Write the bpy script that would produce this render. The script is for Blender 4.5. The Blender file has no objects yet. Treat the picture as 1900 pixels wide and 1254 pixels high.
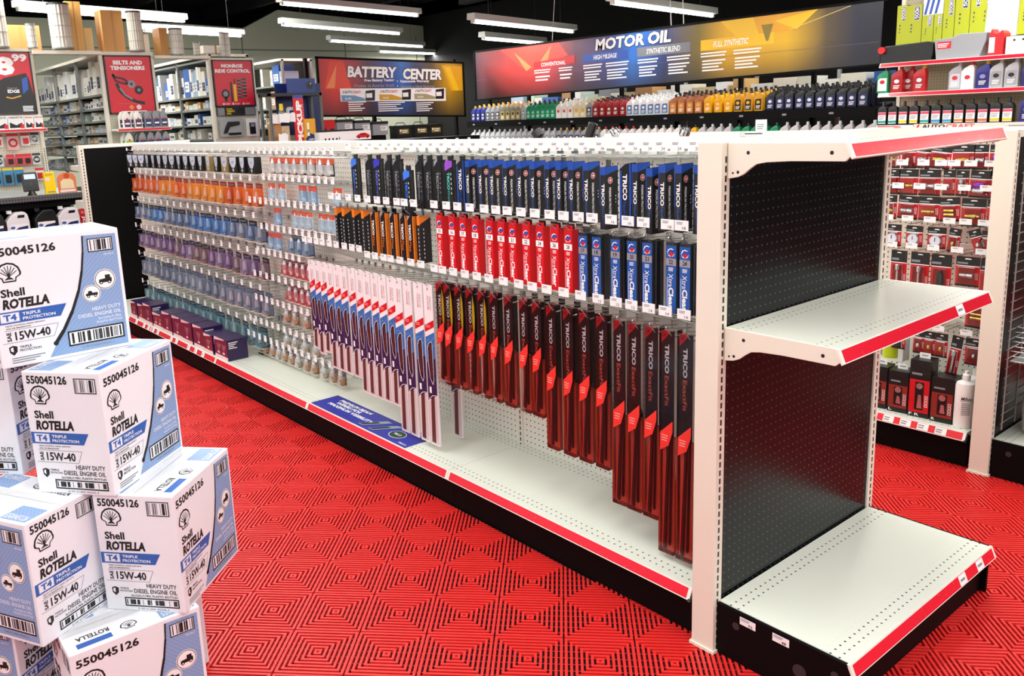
import bpy, bmesh, math, random
from mathutils import Vector, Matrix
random.seed(11)
S = 0.0254                      # the scene is laid out in inches and stored in metres
scn = bpy.context.scene
COL = scn.collection

# ---------------------------------------------------------------- camera
cam_data = bpy.data.cameras.new('camera')
cam = bpy.data.objects.new('camera', cam_data)
COL.objects.link(cam)
right = Vector((0.62126721, 0.78239536, -0.04341154))
up = Vector((-0.13273034, 0.15967177, 0.97820631))
fwd = Vector((-0.77227567, 0.60196547, -0.20304644))
mw = Matrix((right, up, -fwd)).transposed().to_4x4()
mw.translation = Vector((52.844, -76.915, 63.049)) * S
cam.matrix_world = mw
cam_data.sensor_width = 36.0
cam_data.lens = 36.0 * 1568.834 / 1900
cam_data.shift_x = 93.18 / 1900
cam_data.shift_y = -84.55 / 1900
cam_data.clip_start = 0.05
cam_data.clip_end = 200
scn.camera = cam

# ---------------------------------------------------------------- world and exposure
world = bpy.data.worlds.new('ambient_fill')
scn.world = world
world.use_nodes = True
bgn = world.node_tree.nodes['Background']
bgn.inputs[0].default_value = (0.90, 0.95, 1.0, 1)
bgn.inputs[1].default_value = 0.42  # even ambient fill, added to lift the shadows
vs = scn.view_settings
vs.view_transform = 'Standard'
vs.look = 'None'
vs.gamma = 1.0
vs.use_curve_mapping = False
vs.exposure = 0.34
LAMP_WATTS = 28.0
BACK_WATTS = 70.0
TUBE_EMIT = 9.0

# ---------------------------------------------------------------- materials
def lin(h):
    h = h.lstrip('#')
    c = [int(h[i:i + 2], 16) / 255 for i in (0, 2, 4)]
    return tuple(x / 12.92 if x <= .04045 else ((x + .055) / 1.055) ** 2.4 for x in c) + (1,)
MATS = {}
def mat(name, col, rough=.5, metal=0., emit=0., alpha=1., var=.06, scale=60., spec=.5, coat=0.):
    if name in MATS: return MATS[name]
    m = bpy.data.materials.new(name); m.use_nodes = True
    nt = m.node_tree; b = nt.nodes['Principled BSDF']
    c = lin(col) if isinstance(col, str) else col
    b.inputs['Base Color'].default_value = c
    b.inputs['Roughness'].default_value = rough
    b.inputs['Metallic'].default_value = metal
    b.inputs['Alpha'].default_value = alpha
    b.inputs['Specular IOR Level'].default_value = spec
    b.inputs['Coat Weight'].default_value = coat
    if emit:
        b.inputs['Emission Color'].default_value = c
        b.inputs['Emission Strength'].default_value = emit
    if var:
        tc = nt.nodes.new('ShaderNodeTexCoord')
        n = nt.nodes.new('ShaderNodeTexNoise'); n.inputs['Scale'].default_value = scale
        nt.links.new(tc.outputs['Object'], n.inputs['Vector'])
        mr = nt.nodes.new('ShaderNodeMapRange')
        mr.inputs['To Min'].default_value = max(0, rough - var); mr.inputs['To Max'].default_value = min(1, rough + var)
        nt.links.new(n.outputs['Fac'], mr.inputs['Value'])
        nt.links.new(mr.outputs['Result'], b.inputs['Roughness'])
    MATS[name] = m
    return m
def mnode(nt, op, a, b=None):
    n = nt.nodes.new('ShaderNodeMath'); n.operation = op
    for i, v in enumerate((a, b)):
        if v is None: continue
        if isinstance(v, (int, float)): n.inputs[i].default_value = v
        else: nt.links.new(v, n.inputs[i])
    return n.outputs[0]
def pattern_mat(name, col, dark, fn, rough=.45, spec=.5):
    """two colour pattern; fn(nt, x, y, z) in inches gives the 0/1 mask of the second colour"""
    m = bpy.data.materials.new(name); m.use_nodes = True
    nt = m.node_tree; b = nt.nodes['Principled BSDF']
    tc = nt.nodes.new('ShaderNodeTexCoord')
    vm = nt.nodes.new('ShaderNodeVectorMath'); vm.operation = 'SCALE'; vm.inputs['Scale'].default_value = 1 / S
    nt.links.new(tc.outputs['Object'], vm.inputs[0])
    sp = nt.nodes.new('ShaderNodeSeparateXYZ'); nt.links.new(vm.outputs[0], sp.inputs[0])
    f = fn(nt, *sp.outputs)
    mx = nt.nodes.new('ShaderNodeMix'); mx.data_type = 'RGBA'
    nt.links.new(f, mx.inputs['Factor'])
    mx.inputs['A'].default_value = lin(col); mx.inputs['B'].default_value = lin(dark)
    nt.links.new(mx.outputs['Result'], b.inputs['Base Color'])
    b.inputs['Roughness'].default_value = rough
    b.inputs['Specular IOR Level'].default_value = spec
    MATS[name] = m
    return m
def peg(a, c, r):
    def fn(nt, x, y, z):
        o = dict(x=x, y=y, z=z)
        u = mnode(nt, 'SUBTRACT', mnode(nt, 'FRACT', o[a]), .5)
        v = mnode(nt, 'SUBTRACT', mnode(nt, 'FRACT', o[c]), .5)
        d = mnode(nt, 'ADD', mnode(nt, 'MULTIPLY', u, u), mnode(nt, 'MULTIPLY', v, v))
        return mnode(nt, 'LESS_THAN', d, r * r)
    return fn
def slots(a, off, half):
    def fn(nt, x, y, z):
        o = dict(x=x, y=y)[a]
        u = mnode(nt, 'LESS_THAN', mnode(nt, 'ABSOLUTE', mnode(nt, 'SUBTRACT', mnode(nt, 'WRAP' if 0 else 'ADD', o, 0.0), off)), half)
        w = mnode(nt, 'FRACT', z)
        s = mnode(nt, 'MULTIPLY', mnode(nt, 'GREATER_THAN', w, .16), mnode(nt, 'LESS_THAN', w, .82))
        lim = mnode(nt, 'LESS_THAN', z, 57.9)
        return mnode(nt, 'MULTIPLY', mnode(nt, 'MULTIPLY', u, s), lim)
    return fn
def two_rows(c, lo, hi):
    """two staggered rows of holes near the front and the back of a shelf, c the depth axis"""
    def fn(nt, x, y, z):
        run, dep = (x, y) if c == 'y' else (y, x)
        dots = peg('x', 'y', .13)(nt, x, y, z)
        a = mnode(nt, 'MULTIPLY', mnode(nt, 'GREATER_THAN', dep, lo), mnode(nt, 'LESS_THAN', dep, lo + 2))
        b = mnode(nt, 'MULTIPLY', mnode(nt, 'GREATER_THAN', dep, hi - 2), mnode(nt, 'LESS_THAN', dep, hi))
        return mnode(nt, 'MULTIPLY', dots, mnode(nt, 'ADD', a, b))
    return fn
def stripes(pitch, duty=.5):
    def fn(nt, x, y, z):
        s = mnode(nt, 'ADD', mnode(nt, 'ADD', x, y), z)
        return mnode(nt, 'LESS_THAN', mnode(nt, 'FRACT', mnode(nt, 'DIVIDE', s, pitch)), duty)
    return fn
def sign_mat(name, axis, a, b, z0, z1, stops, rough=.4):
    """printed colour sweep of a hanging banner, with its dark lower half"""
    m = bpy.data.materials.new(name); m.use_nodes = True
    nt = m.node_tree; bs = nt.nodes['Principled BSDF']
    tc = nt.nodes.new('ShaderNodeTexCoord')
    sp = nt.nodes.new('ShaderNodeSeparateXYZ'); nt.links.new(tc.outputs['Object'], sp.inputs[0])
    t = mnode(nt, 'DIVIDE', mnode(nt, 'SUBTRACT', sp.outputs['XYZ'.index(axis)], a * S), (b - a) * S)
    h = mnode(nt, 'DIVIDE', mnode(nt, 'SUBTRACT', sp.outputs[2], z0 * S), (z1 - z0) * S)
    r = nt.nodes.new('ShaderNodeValToRGB'); nt.links.new(t, r.inputs[0])
    e = r.color_ramp.elements
    while len(e) > 1: e.remove(e[-1])
    e[0].position = stops[0][0]; e[0].color = lin(stops[0][1])
    for p, c in stops[1:]:
        k = e.new(p); k.color = lin(c)
    mx = nt.nodes.new('ShaderNodeMix'); mx.data_type = 'RGBA'
    r2 = nt.nodes.new('ShaderNodeValToRGB'); nt.links.new(h, r2.inputs[0])
    r2.color_ramp.elements[0].position = 0; r2.color_ramp.elements[0].color = (.85,) * 3 + (1,)
    r2.color_ramp.elements[1].position = .55; r2.color_ramp.elements[1].color = (0, 0, 0, 1)
    nt.links.new(r2.outputs[0], mx.inputs['Factor'])
    nt.links.new(r.outputs[0], mx.inputs['A']); mx.inputs['B'].default_value = lin('#1b1c22')
    nt.links.new(mx.outputs['Result'], bs.inputs['Base Color'])
    bs.inputs['Roughness'].default_value = rough
    MATS[name] = m
    return m

white = mat('white_enamel', '#efeee4', .38)
cream = mat('cream_enamel', '#e9e3d3', .42)
blackp = mat('black_enamel', '#050506', .6, spec=.12)
blackm = mat('black_plastic', '#101113', .35)
dark = mat('dark_steel', '#2a2b2d', .5)
grey = mat('grey_steel', '#8f918d', .45, .3)
chrome = mat('chrome', '#d5d8dc', .18, 1.)
wire_m = mat('hook_wire', '#b9bbb9', .3, .8)
red_strip = mat('red_strip', '#e31b33', .25, coat=.4)
paper = mat('white_paper', '#f8f8f8', .6)
ink = mat('black_ink', '#141414', .5)
inkg = mat('grey_ink', '#8b8f94', .5)
inkw = mat('white_ink', '#fbfbfb', .45)
def film(name, col, clear=1.0, rough=.08):
    """thin clear packaging: see-through sheet with a fresnel gloss"""
    m = bpy.data.materials.new(name); m.use_nodes = True; nt = m.node_tree; nt.nodes.clear()
    o = nt.nodes.new('ShaderNodeOutputMaterial'); tr = nt.nodes.new('ShaderNodeBsdfTransparent'); gl = nt.nodes.new('ShaderNodeBsdfGlossy'); fr = nt.nodes.new('ShaderNodeFresnel'); mx = nt.nodes.new('ShaderNodeMixShader')
    tr.inputs['Color'].default_value = lin(col) if isinstance(col, str) else col
    gl.inputs['Roughness'].default_value = rough; fr.inputs['IOR'].default_value = 1.45
    nt.links.new(fr.outputs[0], mx.inputs[0]); nt.links.new(tr.outputs[0], mx.inputs[1]); nt.links.new(gl.outputs[0], mx.inputs[2]); nt.links.new(mx.outputs[0], o.inputs[0])
    MATS[name] = m
    return m
pale_clear = film('clear_plastic', '#ffffff')
red = mat('red_print', '#d81420', .32)
blue = mat('blue_print', '#1f4fb0', .32)
navy = mat('navy_print', '#1b2c66', .35)
orange = mat('orange_print', '#f08222', .35)
yellow = mat('yellow_print', '#f6d312', .4)
gold = mat('brass', '#d9b25a', .25, 1.)
card_kraft = mat('kraft_board', '#cf9a58', .7)
peg_white_xz = pattern_mat('white_pegboard', '#e9e8dc', '#2b2b28', peg('x', 'z', .13))
peg_beige_xz = pattern_mat('beige_pegboard', '#b9ad92', '#35312a', peg('x', 'z', .13))
peg_black_yz = pattern_mat('black_pegboard', '#070c0e', '#5a6163', peg('y', 'z', .1), .28, .24)  # paler holes: crescent highlights on their rims put into the colour
shelf_x = pattern_mat('perforated_deck', '#e2e6da', '#3c3d3a', two_rows('y', 1.0, 15.6), .32)
shelf_y16 = pattern_mat('perforated_deck_end', '#dde1d5', '#3c3d3a', two_rows('x', 1.0, 14.6), .28)
shelf_y13 = pattern_mat('perforated_shelf_end', '#dde1d5', '#8a8c86', two_rows('x', 1.0, 12.2), .22)
carbon = pattern_mat('carbon_stripe', '#0d0e10', '#2c2d30', stripes(.26), .3)
flute = pattern_mat('fluted_blue', '#8fabd6', '#86a3d0', stripes(.5), .55)

# ---------------------------------------------------------------- mesh helpers
class MB:
    def __init__(s): s.v = []; s.f = []; s.m = []; s.mats = []
    def mi(s, m):
        if m not in s.mats: s.mats.append(m)
        return s.mats.index(m)
    def face(s, pts, m):
        i = len(s.v); s.v += [tuple(p) for p in pts]; s.f.append(tuple(range(i, i + len(pts)))); s.m.append(s.mi(m))
    def box(s, x0, y0, z0, x1, y1, z1, m):
        i = len(s.v)
        s.v += [(x, y, z) for z in (z0, z1) for y in (y0, y1) for x in (x0, x1)]
        k = s.mi(m)
        for q in ((0, 2, 3, 1), (4, 5, 7, 6), (0, 1, 5, 4), (2, 6, 7, 3), (0, 4, 6, 2), (1, 3, 7, 5)):
            s.f.append(tuple(i + a for a in q)); s.m.append(k)
        return s
    def prism(s, poly, axis, a, b, m, m2=None):
        """poly of 2D points in the two other axes (order xy / xz / yz), swept along axis from a to b"""
        def P(p, t):
            return {'x': (t, p[0], p[1]), 'y': (p[0], t, p[1]), 'z': (p[0], p[1], t)}[axis]
        n = len(poly); i = len(s.v)
        s.v += [P(p, a) for p in poly] + [P(p, b) for p in poly]
        k = s.mi(m); k2 = s.mi(m2 or m)
        for j in range(n):
            q = (j + 1) % n
            s.f.append((i + j, i + q, i + n + q, i + n + j)); s.m.append(k)
        s.f.append(tuple(i + j for j in reversed(range(n)))); s.m.append(k2)
        s.f.append(tuple(i + n + j for j in range(n))); s.m.append(k2)
        return s
    def lathe(s, prof, m, n=16, c=(0, 0, 0), axis='z', sq=1.):
        """prof: list of (radius, height)"""
        i = len(s.v); k = s.mi(m)
        for r, h in prof:
            for j in range(n):
                a = 2 * math.pi * j / n; p, q = r * math.cos(a), r * math.sin(a) * sq
                t = {'z': (p, q, h), 'y': (p, h, q), 'x': (h, p, q)}[axis]
                s.v.append((c[0] + t[0], c[1] + t[1], c[2] + t[2]))
        for r_ in range(len(prof) - 1):
            for j in range(n):
                q = (j + 1) % n
                s.f.append((i + r_ * n + j, i + r_ * n + q, i + (r_ + 1) * n + q, i + (r_ + 1) * n + j)); s.m.append(k)
        s.f.append(tuple(i + j for j in reversed(range(n)))); s.m.append(k)
        o = i + (len(prof) - 1) * n
        s.f.append(tuple(o + j for j in range(n))); s.m.append(k)
        return s
    def tube(s, pts, r, m, n=5):
        k = s.mi(m); P = [Vector(p) for p in pts]; i = len(s.v)
        for a, p in enumerate(P):
            d = (P[min(a + 1, len(P) - 1)] - P[max(a - 1, 0)]).normalized()
            u = d.cross(Vector((0, 0, 1)) if abs(d.z) < .9 else Vector((1, 0, 0))).normalized(); w = d.cross(u)
            for j in range(n):
                t = 2 * math.pi * j / n
                s.v.append(tuple(p + u * (r * math.cos(t)) + w * (r * math.sin(t))))
        for a in range(len(P) - 1):
            for j in range(n):
                q = (j + 1) % n
                s.f.append((i + a * n + j, i + a * n + q, i + (a + 1) * n + q, i + (a + 1) * n + j)); s.m.append(k)
        s.f.append(tuple(i + j for j in range(n))); s.m.append(k)
        o = i + (len(P) - 1) * n
        s.f.append(tuple(o + j for j in reversed(range(n)))); s.m.append(k)
        return s
    def mesh(s, name='m', bevel=0., smooth=False):
        me = bpy.data.meshes.new(name)
        me.from_pydata([(x * S, y * S, z * S) for x, y, z in s.v], [], s.f)
        for m in s.mats: me.materials.append(m)
        me.polygons.foreach_set('material_index', s.m)
        if bevel:
            bm = bmesh.new(); bm.from_mesh(me)
            bmesh.ops.remove_doubles(bm, verts=bm.verts, dist=1e-6)
            bmesh.ops.recalc_face_normals(bm, faces=bm.faces)
            bmesh.ops.bevel(bm, geom=[e for e in bm.edges if len(e.link_faces) == 2 and e.calc_face_angle(0) > .5], offset=bevel * S, segments=2, affect='EDGES', profile=.6)
            bm.to_mesh(me); bm.free()
        if smooth:
            me.polygons.foreach_set('use_smooth', [True] * len(me.polygons))
            try: me.set_sharp_from_angle(angle=.6)
            except Exception: pass
        me.update()
        return me

TXT = {}
def glyphs(t, bold=0.):
    key = (t, bold)
    if key not in TXT:
        cu = bpy.data.curves.new('t', 'FONT'); cu.body = t; cu.resolution_u = 2; cu.offset = bold
        cu.fill_mode = 'FRONT'
        ob = bpy.data.objects.new('t', cu); COL.objects.link(ob)
        dg = bpy.context.evaluated_depsgraph_get()
        me = bpy.data.meshes.new_from_object(ob.evaluated_get(dg))
        v = [(p.co.x, p.co.y) for p in me.vertices]; f = [tuple(p.vertices) for p in me.polygons]
        if v:
            xs = [a for a, _ in v]; ys = [b for _, b in v]
            x0, y0, w, h = min(xs), min(ys), max(xs) - min(xs) or 1, max(ys) - min(ys) or 1
            v = [((a - x0) / w, (b - y0) / h) for a, b in v]
        bpy.data.objects.remove(ob); bpy.data.curves.remove(cu); bpy.data.meshes.remove(me)
        TXT[key] = (v, f)
    return TXT[key]

class PB:
    """flat print on one face: origin o, right u, up v (inches)"""
    def __init__(s, mb, o, u, v, lift=.03):
        s.mb = mb; s.o = Vector(o); s.u = Vector(u).normalized(); s.v = Vector(v).normalized(); s.n = s.u.cross(s.v); s.k = lift
    def P(s, a, b, L=1): return s.o + s.u * a + s.v * b + s.n * (s.k * L)
    def poly(s, pts, m, L=1): s.mb.face([s.P(a, b, L) for a, b in pts], m); return s
    def rect(s, a, b, c, d, m, L=1): return s.poly([(a, b), (c, b), (c, d), (a, d)], m, L)
    def disc(s, a, b, r, m, L=1, n=18, r2=None):
        return s.poly([(a + r * math.cos(2 * math.pi * i / n), b + (r2 or r) * math.sin(2 * math.pi * i / n)) for i in range(n)], m, L)
    def frame(s, a, b, c, d, w, m, L=1):
        s.rect(a, b, c, b + w, m, L); s.rect(a, d - w, c, d, m, L); s.rect(a, b + w, a + w, d - w, m, L); s.rect(c - w, b + w, c, d - w, m, L); return s
    def stroke(s, pts, w, m, L=1):
        for i in range(len(pts) - 1):
            (a, b), (c, d) = pts[i], pts[i + 1]; l = math.hypot(c - a, d - b) or 1; x, y = -(d - b) / l * w / 2, (c - a) / l * w / 2
            s.poly([(a - x, b - y), (c - x, d - y), (c + x, d + y), (a + x, b + y)], m, L)
        return s
    def text(s, t, a, b, c, d, m, L=2, bold=.015, shear=0., rot=0, slope=0.):
        """fit text into the box a,b..c,d; rot=-90 reads downwards"""
        v, f = glyphs(t, bold); i = len(s.mb.v); k = s.mb.mi(m)
        for x, y in v:
            if rot == -90: p = (a + (c - a) * y, d - (d - b) * (x + shear * y))
            elif rot == 90: p = (c - (c - a) * y, b + (d - b) * x)
            elif rot == 180: p = (c - (c - a) * x, d - (d - b) * y)
            else: p = (a + (c - a) * x + shear * (d - b) * y, b + (d - b) * y + slope * (c - a) * x)
            s.mb.v.append(tuple(s.P(p[0], p[1], L)))
        for q in f: s.mb.f.append(tuple(i + j for j in q)); s.mb.m.append(k)
        return s
    def lines(s, a, b, c, d, n, m, L=2, ragged=.25):
        """fine print too small to read"""
        h = (d - b) / n
        for i in range(n):
            s.rect(a, d - (i + .72) * h, c - (c - a) * ragged * ((i * 7 % 5) / 5), d - (i + .25) * h, m, L)
        return s
    def barcode(s, a, b, c, d, m, bg=None, fr=0., L=1, n=26):
        if bg: s.rect(a, b, c, d, bg, L)
        if fr: s.frame(a, b, c, d, fr, m, L + 1)
        rnd = random.Random(n + int(a * 10)); p = fr * 1.6; w = (c - a - 2 * p) / n; x = a + p
        for i in range(n):
            if rnd.random() < .62: s.rect(x, b + p, x + w * rnd.choice((.5, .9, 1.)), d - p, m, L + 1)
            x += w
        return s

# ---------------------------------------------------------------- object helpers
def put(o, loc=None, rot=None, parent=None):
    COL.objects.link(o)
    if parent: o.parent = parent
    if loc is not None: o.location = Vector(loc) * S
    if rot is not None: o.rotation_euler = rot if hasattr(rot, '__len__') else (0, 0, rot)
    return o
def tag(o, label, cat, group=None, kind=None):
    if label: o['label'] = label
    if cat: o['category'] = cat
    if group: o['group'] = group
    if kind: o['kind'] = kind
    return o
def thing(name, label, cat, group=None, loc=(0, 0, 0), rot=0.):
    return tag(put(bpy.data.objects.new(name, None), loc, rot), label, cat, group)
def part(parent, name, mb, bevel=0., smooth=False, loc=None, rot=None, label=None):
    me = mb.mesh(name, bevel, smooth) if isinstance(mb, MB) else mb
    o = put(bpy.data.objects.new(name, me), loc, rot, parent)
    if label: o['label'] = label
    return o
def single(name, mb, label, cat, group=None, loc=(0, 0, 0), rot=0., bevel=0., smooth=False):
    me = mb.mesh(name, bevel, smooth) if isinstance(mb, MB) else mb
    return tag(put(bpy.data.objects.new(name, me), loc, rot), label, cat, group)
def struct(name, mb, label=None, parent=None):
    o = put(bpy.data.objects.new(name, mb.mesh(name) if isinstance(mb, MB) else mb), parent=parent)
    o['kind'] = 'structure'
    if label: o['label'] = label
    return o
class Kit:
    """a thing built once and copied: parts as (name, mesh, index of the parent part or None, label)"""
    def __init__(s, name, cat): s.name = name; s.cat = cat; s.parts = []
    def add(s, name, mb, parent=None, bevel=0., smooth=False, label=None):
        s.parts.append((name, mb.mesh(name, bevel, smooth) if isinstance(mb, MB) else mb, parent, label)); return len(s.parts) - 1
    def place(s, loc, rot, label, group=None, scale=None):
        if len(s.parts) == 1:
            r = tag(put(bpy.data.objects.new(s.name, s.parts[0][1]), loc, rot), label, s.cat, group)
        else:
            r = thing(s.name, label, s.cat, group, loc, rot); made = []
            for n, me, p, lb in s.parts:
                o = put(bpy.data.objects.new(n, me), parent=r if p is None else made[p])
                if lb: o['label'] = lb
                made.append(o)
        if scale: r.scale = scale
        return r

# ---------------------------------------------------------------- shell of the shop
floor_m = mat('subfloor', '#1c0708', .8)
mb = MB(); mb.box(-760, -300, -2, 320, 560, -.5, floor_m)
floor = struct('floor', mb, 'red ribbed plastic tile floor of the shop')
tile_red = mat('red_tile', '#df2a28', .42, var=.1, scale=25)
def tile_mesh():
    T = 12.05; h = T / 2; n = 7; s = (h / math.sqrt(2)) / n
    mb = MB()
    R2 = math.sqrt(.5)
    def tri(cx, cy, ang):
        ca, sa = math.cos(ang), math.sin(ang)
        def P(a, b, z): return (cx + ca * a - sa * b, cy + sa * a + ca * b, z)
        for k in range(n):
            a0, a1 = (k + .26) * s, (k + (.78 if k < n - 1 else .82)) * s
            b0, b1 = a0, a1
            q = [P(a0, -b0, 0), P(a0, b0, 0), P(a1, b1, 0), P(a1, -b1, 0)]
            mb.face([q[3], q[2], q[1], q[0]], tile_red)
            for i in range(4):
                p, r = q[i], q[(i + 1) % 4]
                mb.face([p, r, (r[0], r[1], -.42), (p[0], p[1], -.42)], tile_red)
        for b in (-3.0, -1.8, -.6, .6, 1.8, 3.0):
            mb.face([P(abs(b), b - .06, -.2), P(n * s, b - .06, -.2), P(n * s, b + .06, -.2), P(abs(b), b + .06, -.2)], tile_red)
    for q in range(4): tri(0, 0, math.pi / 4 + q * math.pi / 2)
    for q in range(4):
        a = math.pi / 4 + q * math.pi / 2
        tri(h * math.copysign(1, math.cos(a)), h * math.copysign(1, math.sin(a)), a + math.pi)
    return mb.mesh('floor_tile')
tm = tile_mesh(); ntile = 0; rest = []
for i in range(-18, 11):
    for j in range(-4, 13):
        x, y = -38.0 + 12.05 * i, -29.5 + 12.05 * j
        in_a = -235 < x < -4 and -66 < y < 6 and y > -66 + max(0, (-x - 110)) * .35
        in_b = -22 < x < 62 and -50 < y < 80 and y > x * .8 - 40
        if in_a or in_b:
            put(bpy.data.objects.new('floor_tile', tm), (x, y, 0), parent=floor); ntile += 1
done = {(round(o.location.x / S / 12.05 * 4), round(o.location.y / S / 12.05 * 4)) for o in floor.children}
mb = MB()                                       # the tiles nobody sees singly: ribs of the remaining field, one part
for i in range(-18, 16):
    for j in range(-9, 23):
        x, y = -38.0 + 12.05 * i, -29.5 + 12.05 * j
        if (round(x / 12.05 * 4), round(y / 12.05 * 4)) in done or (x < -4 and (6 < y < 30 or 80 < y < 102)): continue
        for cx, cy, a in [(0, 0, math.pi / 4 + q * math.pi / 2) for q in range(4)] + [(6.025 * math.copysign(1, math.cos(math.pi / 4 + q * math.pi / 2)), 6.025 * math.copysign(1, math.sin(math.pi / 4 + q * math.pi / 2)), math.pi / 4 + q * math.pi / 2 + math.pi) for q in range(4)]:
            ca, sa = math.cos(a), math.sin(a)
            for k in range(7):
                a0, a1 = (k + .24) * .6086, (k + (.78 if k < 6 else .82)) * .6086
                mb.face([(x + cx + ca * p - sa * q, y + cy + sa * p + ca * q, -.01) for p, q in ((a1, -a1), (a1, a1), (a0, a0), (a0, -a0))], tile_red)
fo = put(bpy.data.objects.new('floor_tile_field', mb.mesh('floor_tile_field')), parent=floor); fo['kind'] = 'stuff'

ceil_m = mat('black_ceiling', '#08080a', .9)
mb = MB(); mb.box(-760, -300, 172, 320, 560, 174, ceil_m)
ceiling = struct('ceiling', mb, 'black painted open ceiling')
duct = mat('dark_duct', '#1a1a1c', .7)
mb = MB()
for y in range(-200, 540, 90): mb.box(-740, y, 160, 300, y + 5, 172, ceil_m)
struct('trim_1', mb, 'black ceiling joists')
mb = MB(); mb.box(-420, 300, 138, -60, 306, 141, duct); mb.tube([(-500, 200, 150), (-300, 330, 143), (-120, 420, 140)], 1.2, duct, 8)
struct('trim_2', mb, 'dark conduit run under the ceiling')
wall_g = mat('grey_wall', '#b4b7a2', .75, var=.1, scale=3)
mb = MB(); mb.prism([(-300, 0), (460, 0), (450, 135), (433, 151), (276, 160), (243, 144), (190, 146), (-300, 150)], 'x', -646, -640, wall_g)
wall_b = struct('wall_back', mb, 'grey green back wall with sloped top corners')
mb = MB()
for y in (-60, 40, 140, 240, 340, 420): mb.box(-640, y, 0, -639.6, y + .8, 141, mat('wall_joint', '#6f7266', .8))
mb.box(-640, -300, 126, -639.5, 446, 127, MATS['wall_joint'])
struct('trim_3', mb, 'panel joints of the back wall')
mb = MB(); mb.box(-766, -300, 0, -760, 560, 172, mat('dark_wall', '#0a0a0b', .9)); struct('wall_far', mb, 'dark wall beyond the grey back wall')
mb = MB(); mb.box(-760, 430, 0, 320, 436, 172, mat('dark_wall', '#101012', .9))
struct('wall_right', mb, 'dark wall behind the oil aisle')

# ---------------------------------------------------------------- strip lights
tube_m = mat('lit_tube', (1, 1, .97, 1), .4, emit=TUBE_EMIT, var=0)
house_m = mat('light_housing', '#d9dbd3', .5)
def strip_light(p, q, z, label, group, watts, zc=166):
    cx, cy = (p[0] + q[0]) / 2, (p[1] + q[1]) / 2
    L = math.hypot(q[0] - p[0], q[1] - p[1]); a = math.atan2(q[1] - p[1], q[0] - p[0])
    t = thing('strip_light', label, 'ceiling light', group, (cx, cy, z), a)
    h = L / 2
    mb = MB(); mb.prism([(-2.3, 3.6), (-2.6, .6), (-1.4, .3), (1.4, .3), (2.6, .6), (2.3, 3.6)], 'x', -h, h, house_m); part(t, 'housing', mb)
    mb = MB(); mb.lathe([(.75, -h + 2), (.75, h - 2)], tube_m, 10, (0, 0, -.5), 'x'); part(t, 'fluorescent_tube', mb, smooth=True)
    for s in (-1, 1):
        mb = MB(); mb.box(s * (h - 1.6) - .6, -.9, -1.2, s * (h - 1.6) + .6, .9, .6, house_m); part(t, 'lamp_socket', mb)
        mb = MB(); mb.tube([(s * h * .7, 0, 3.5), (s * h * .7, 0, zc - z)], .12, dark, 4); part(t, 'hanger_wire', mb)
    if watts:
        ld = bpy.data.lights.new('tube_light', 'AREA'); ld.shape = 'RECTANGLE'; ld.size = (L - 6) * S; ld.size_y = 5 * S
        ld.energy = watts; ld.color = (1, .985, .95)
        lo = bpy.data.objects.new('tube_light', ld); COL.objects.link(lo); lo.parent = t; lo.location = (0, 0, -1.6 * S)
vis = [((-357, 133), (-377, 235), 124, 'white strip light hanging highest over the battery sign'),
       ((-441, 176), (-471, 286), 124, 'strip light second in line above the battery sign, by the grey wall'),
       ((-528, 259), (-559, 370), 124, 'thin strip light below the sloped corner of the grey wall'),
       ((-608, 355), (-631, 464), 124, 'far strip light just above the battery sign'),
       ((-289, 203), (-315, 303), 110, 'strip light over the left half of the oil sign'),
       ((-361, 270), (-382, 343), 110, 'short looking strip light half hidden behind the oil sign'),
       ((-212, 220), (-230, 321), 110, 'strip light over the middle of the oil sign'),
       ((-416, 22), (-441, 116), 124, 'strip light behind the filters and cartons on the stock shelves'),
       ((-492, 108), (-510, 182), 124, 'strip light in the stock room above the poster with shock absorbers')]
for p, q, z, lb in vis: strip_light(p, q, z, lb, 'hanging strip lights', BACK_WATTS if z > 115 else LAMP_WATTS * .8)
for x, y, z in ((-415, 45, 150), (-490, 70, 156), (-400, 135, 146), (-480, 150, 156), (-330, -20, 132)):  # extra fixtures above the view, added to brighten the stock room
    strip_light((x + 11.6, y - 46.6), (x - 11.6, y + 46.6), z, 'added unseen strip light brightening the stock room', 'added strip lights over the stock room', BACK_WATTS)
for x, y in [(-244, 26), (-216, -87), (-188, -199), (-196, 157), (-168, 45), (-140, -68), (-112, -180), (-149, 288), (-121, 176), (-93, 63), (-65, -49), (-37, -162), (-76, 307), (-48, 194), (-20, 81), (8, -31), (36, -144), (-4, 325), (24, 212), (52, 100), (80, -13), (109, -125), (97, 230), (125, 118), (153, 5), (181, -107)]:
    strip_light((x + 11.6, y - 46.6), (x - 11.6, y + 46.6), 116, 'white strip light in the ceiling grid over the aisles', 'strip lights over the aisles', LAMP_WATTS)

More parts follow.
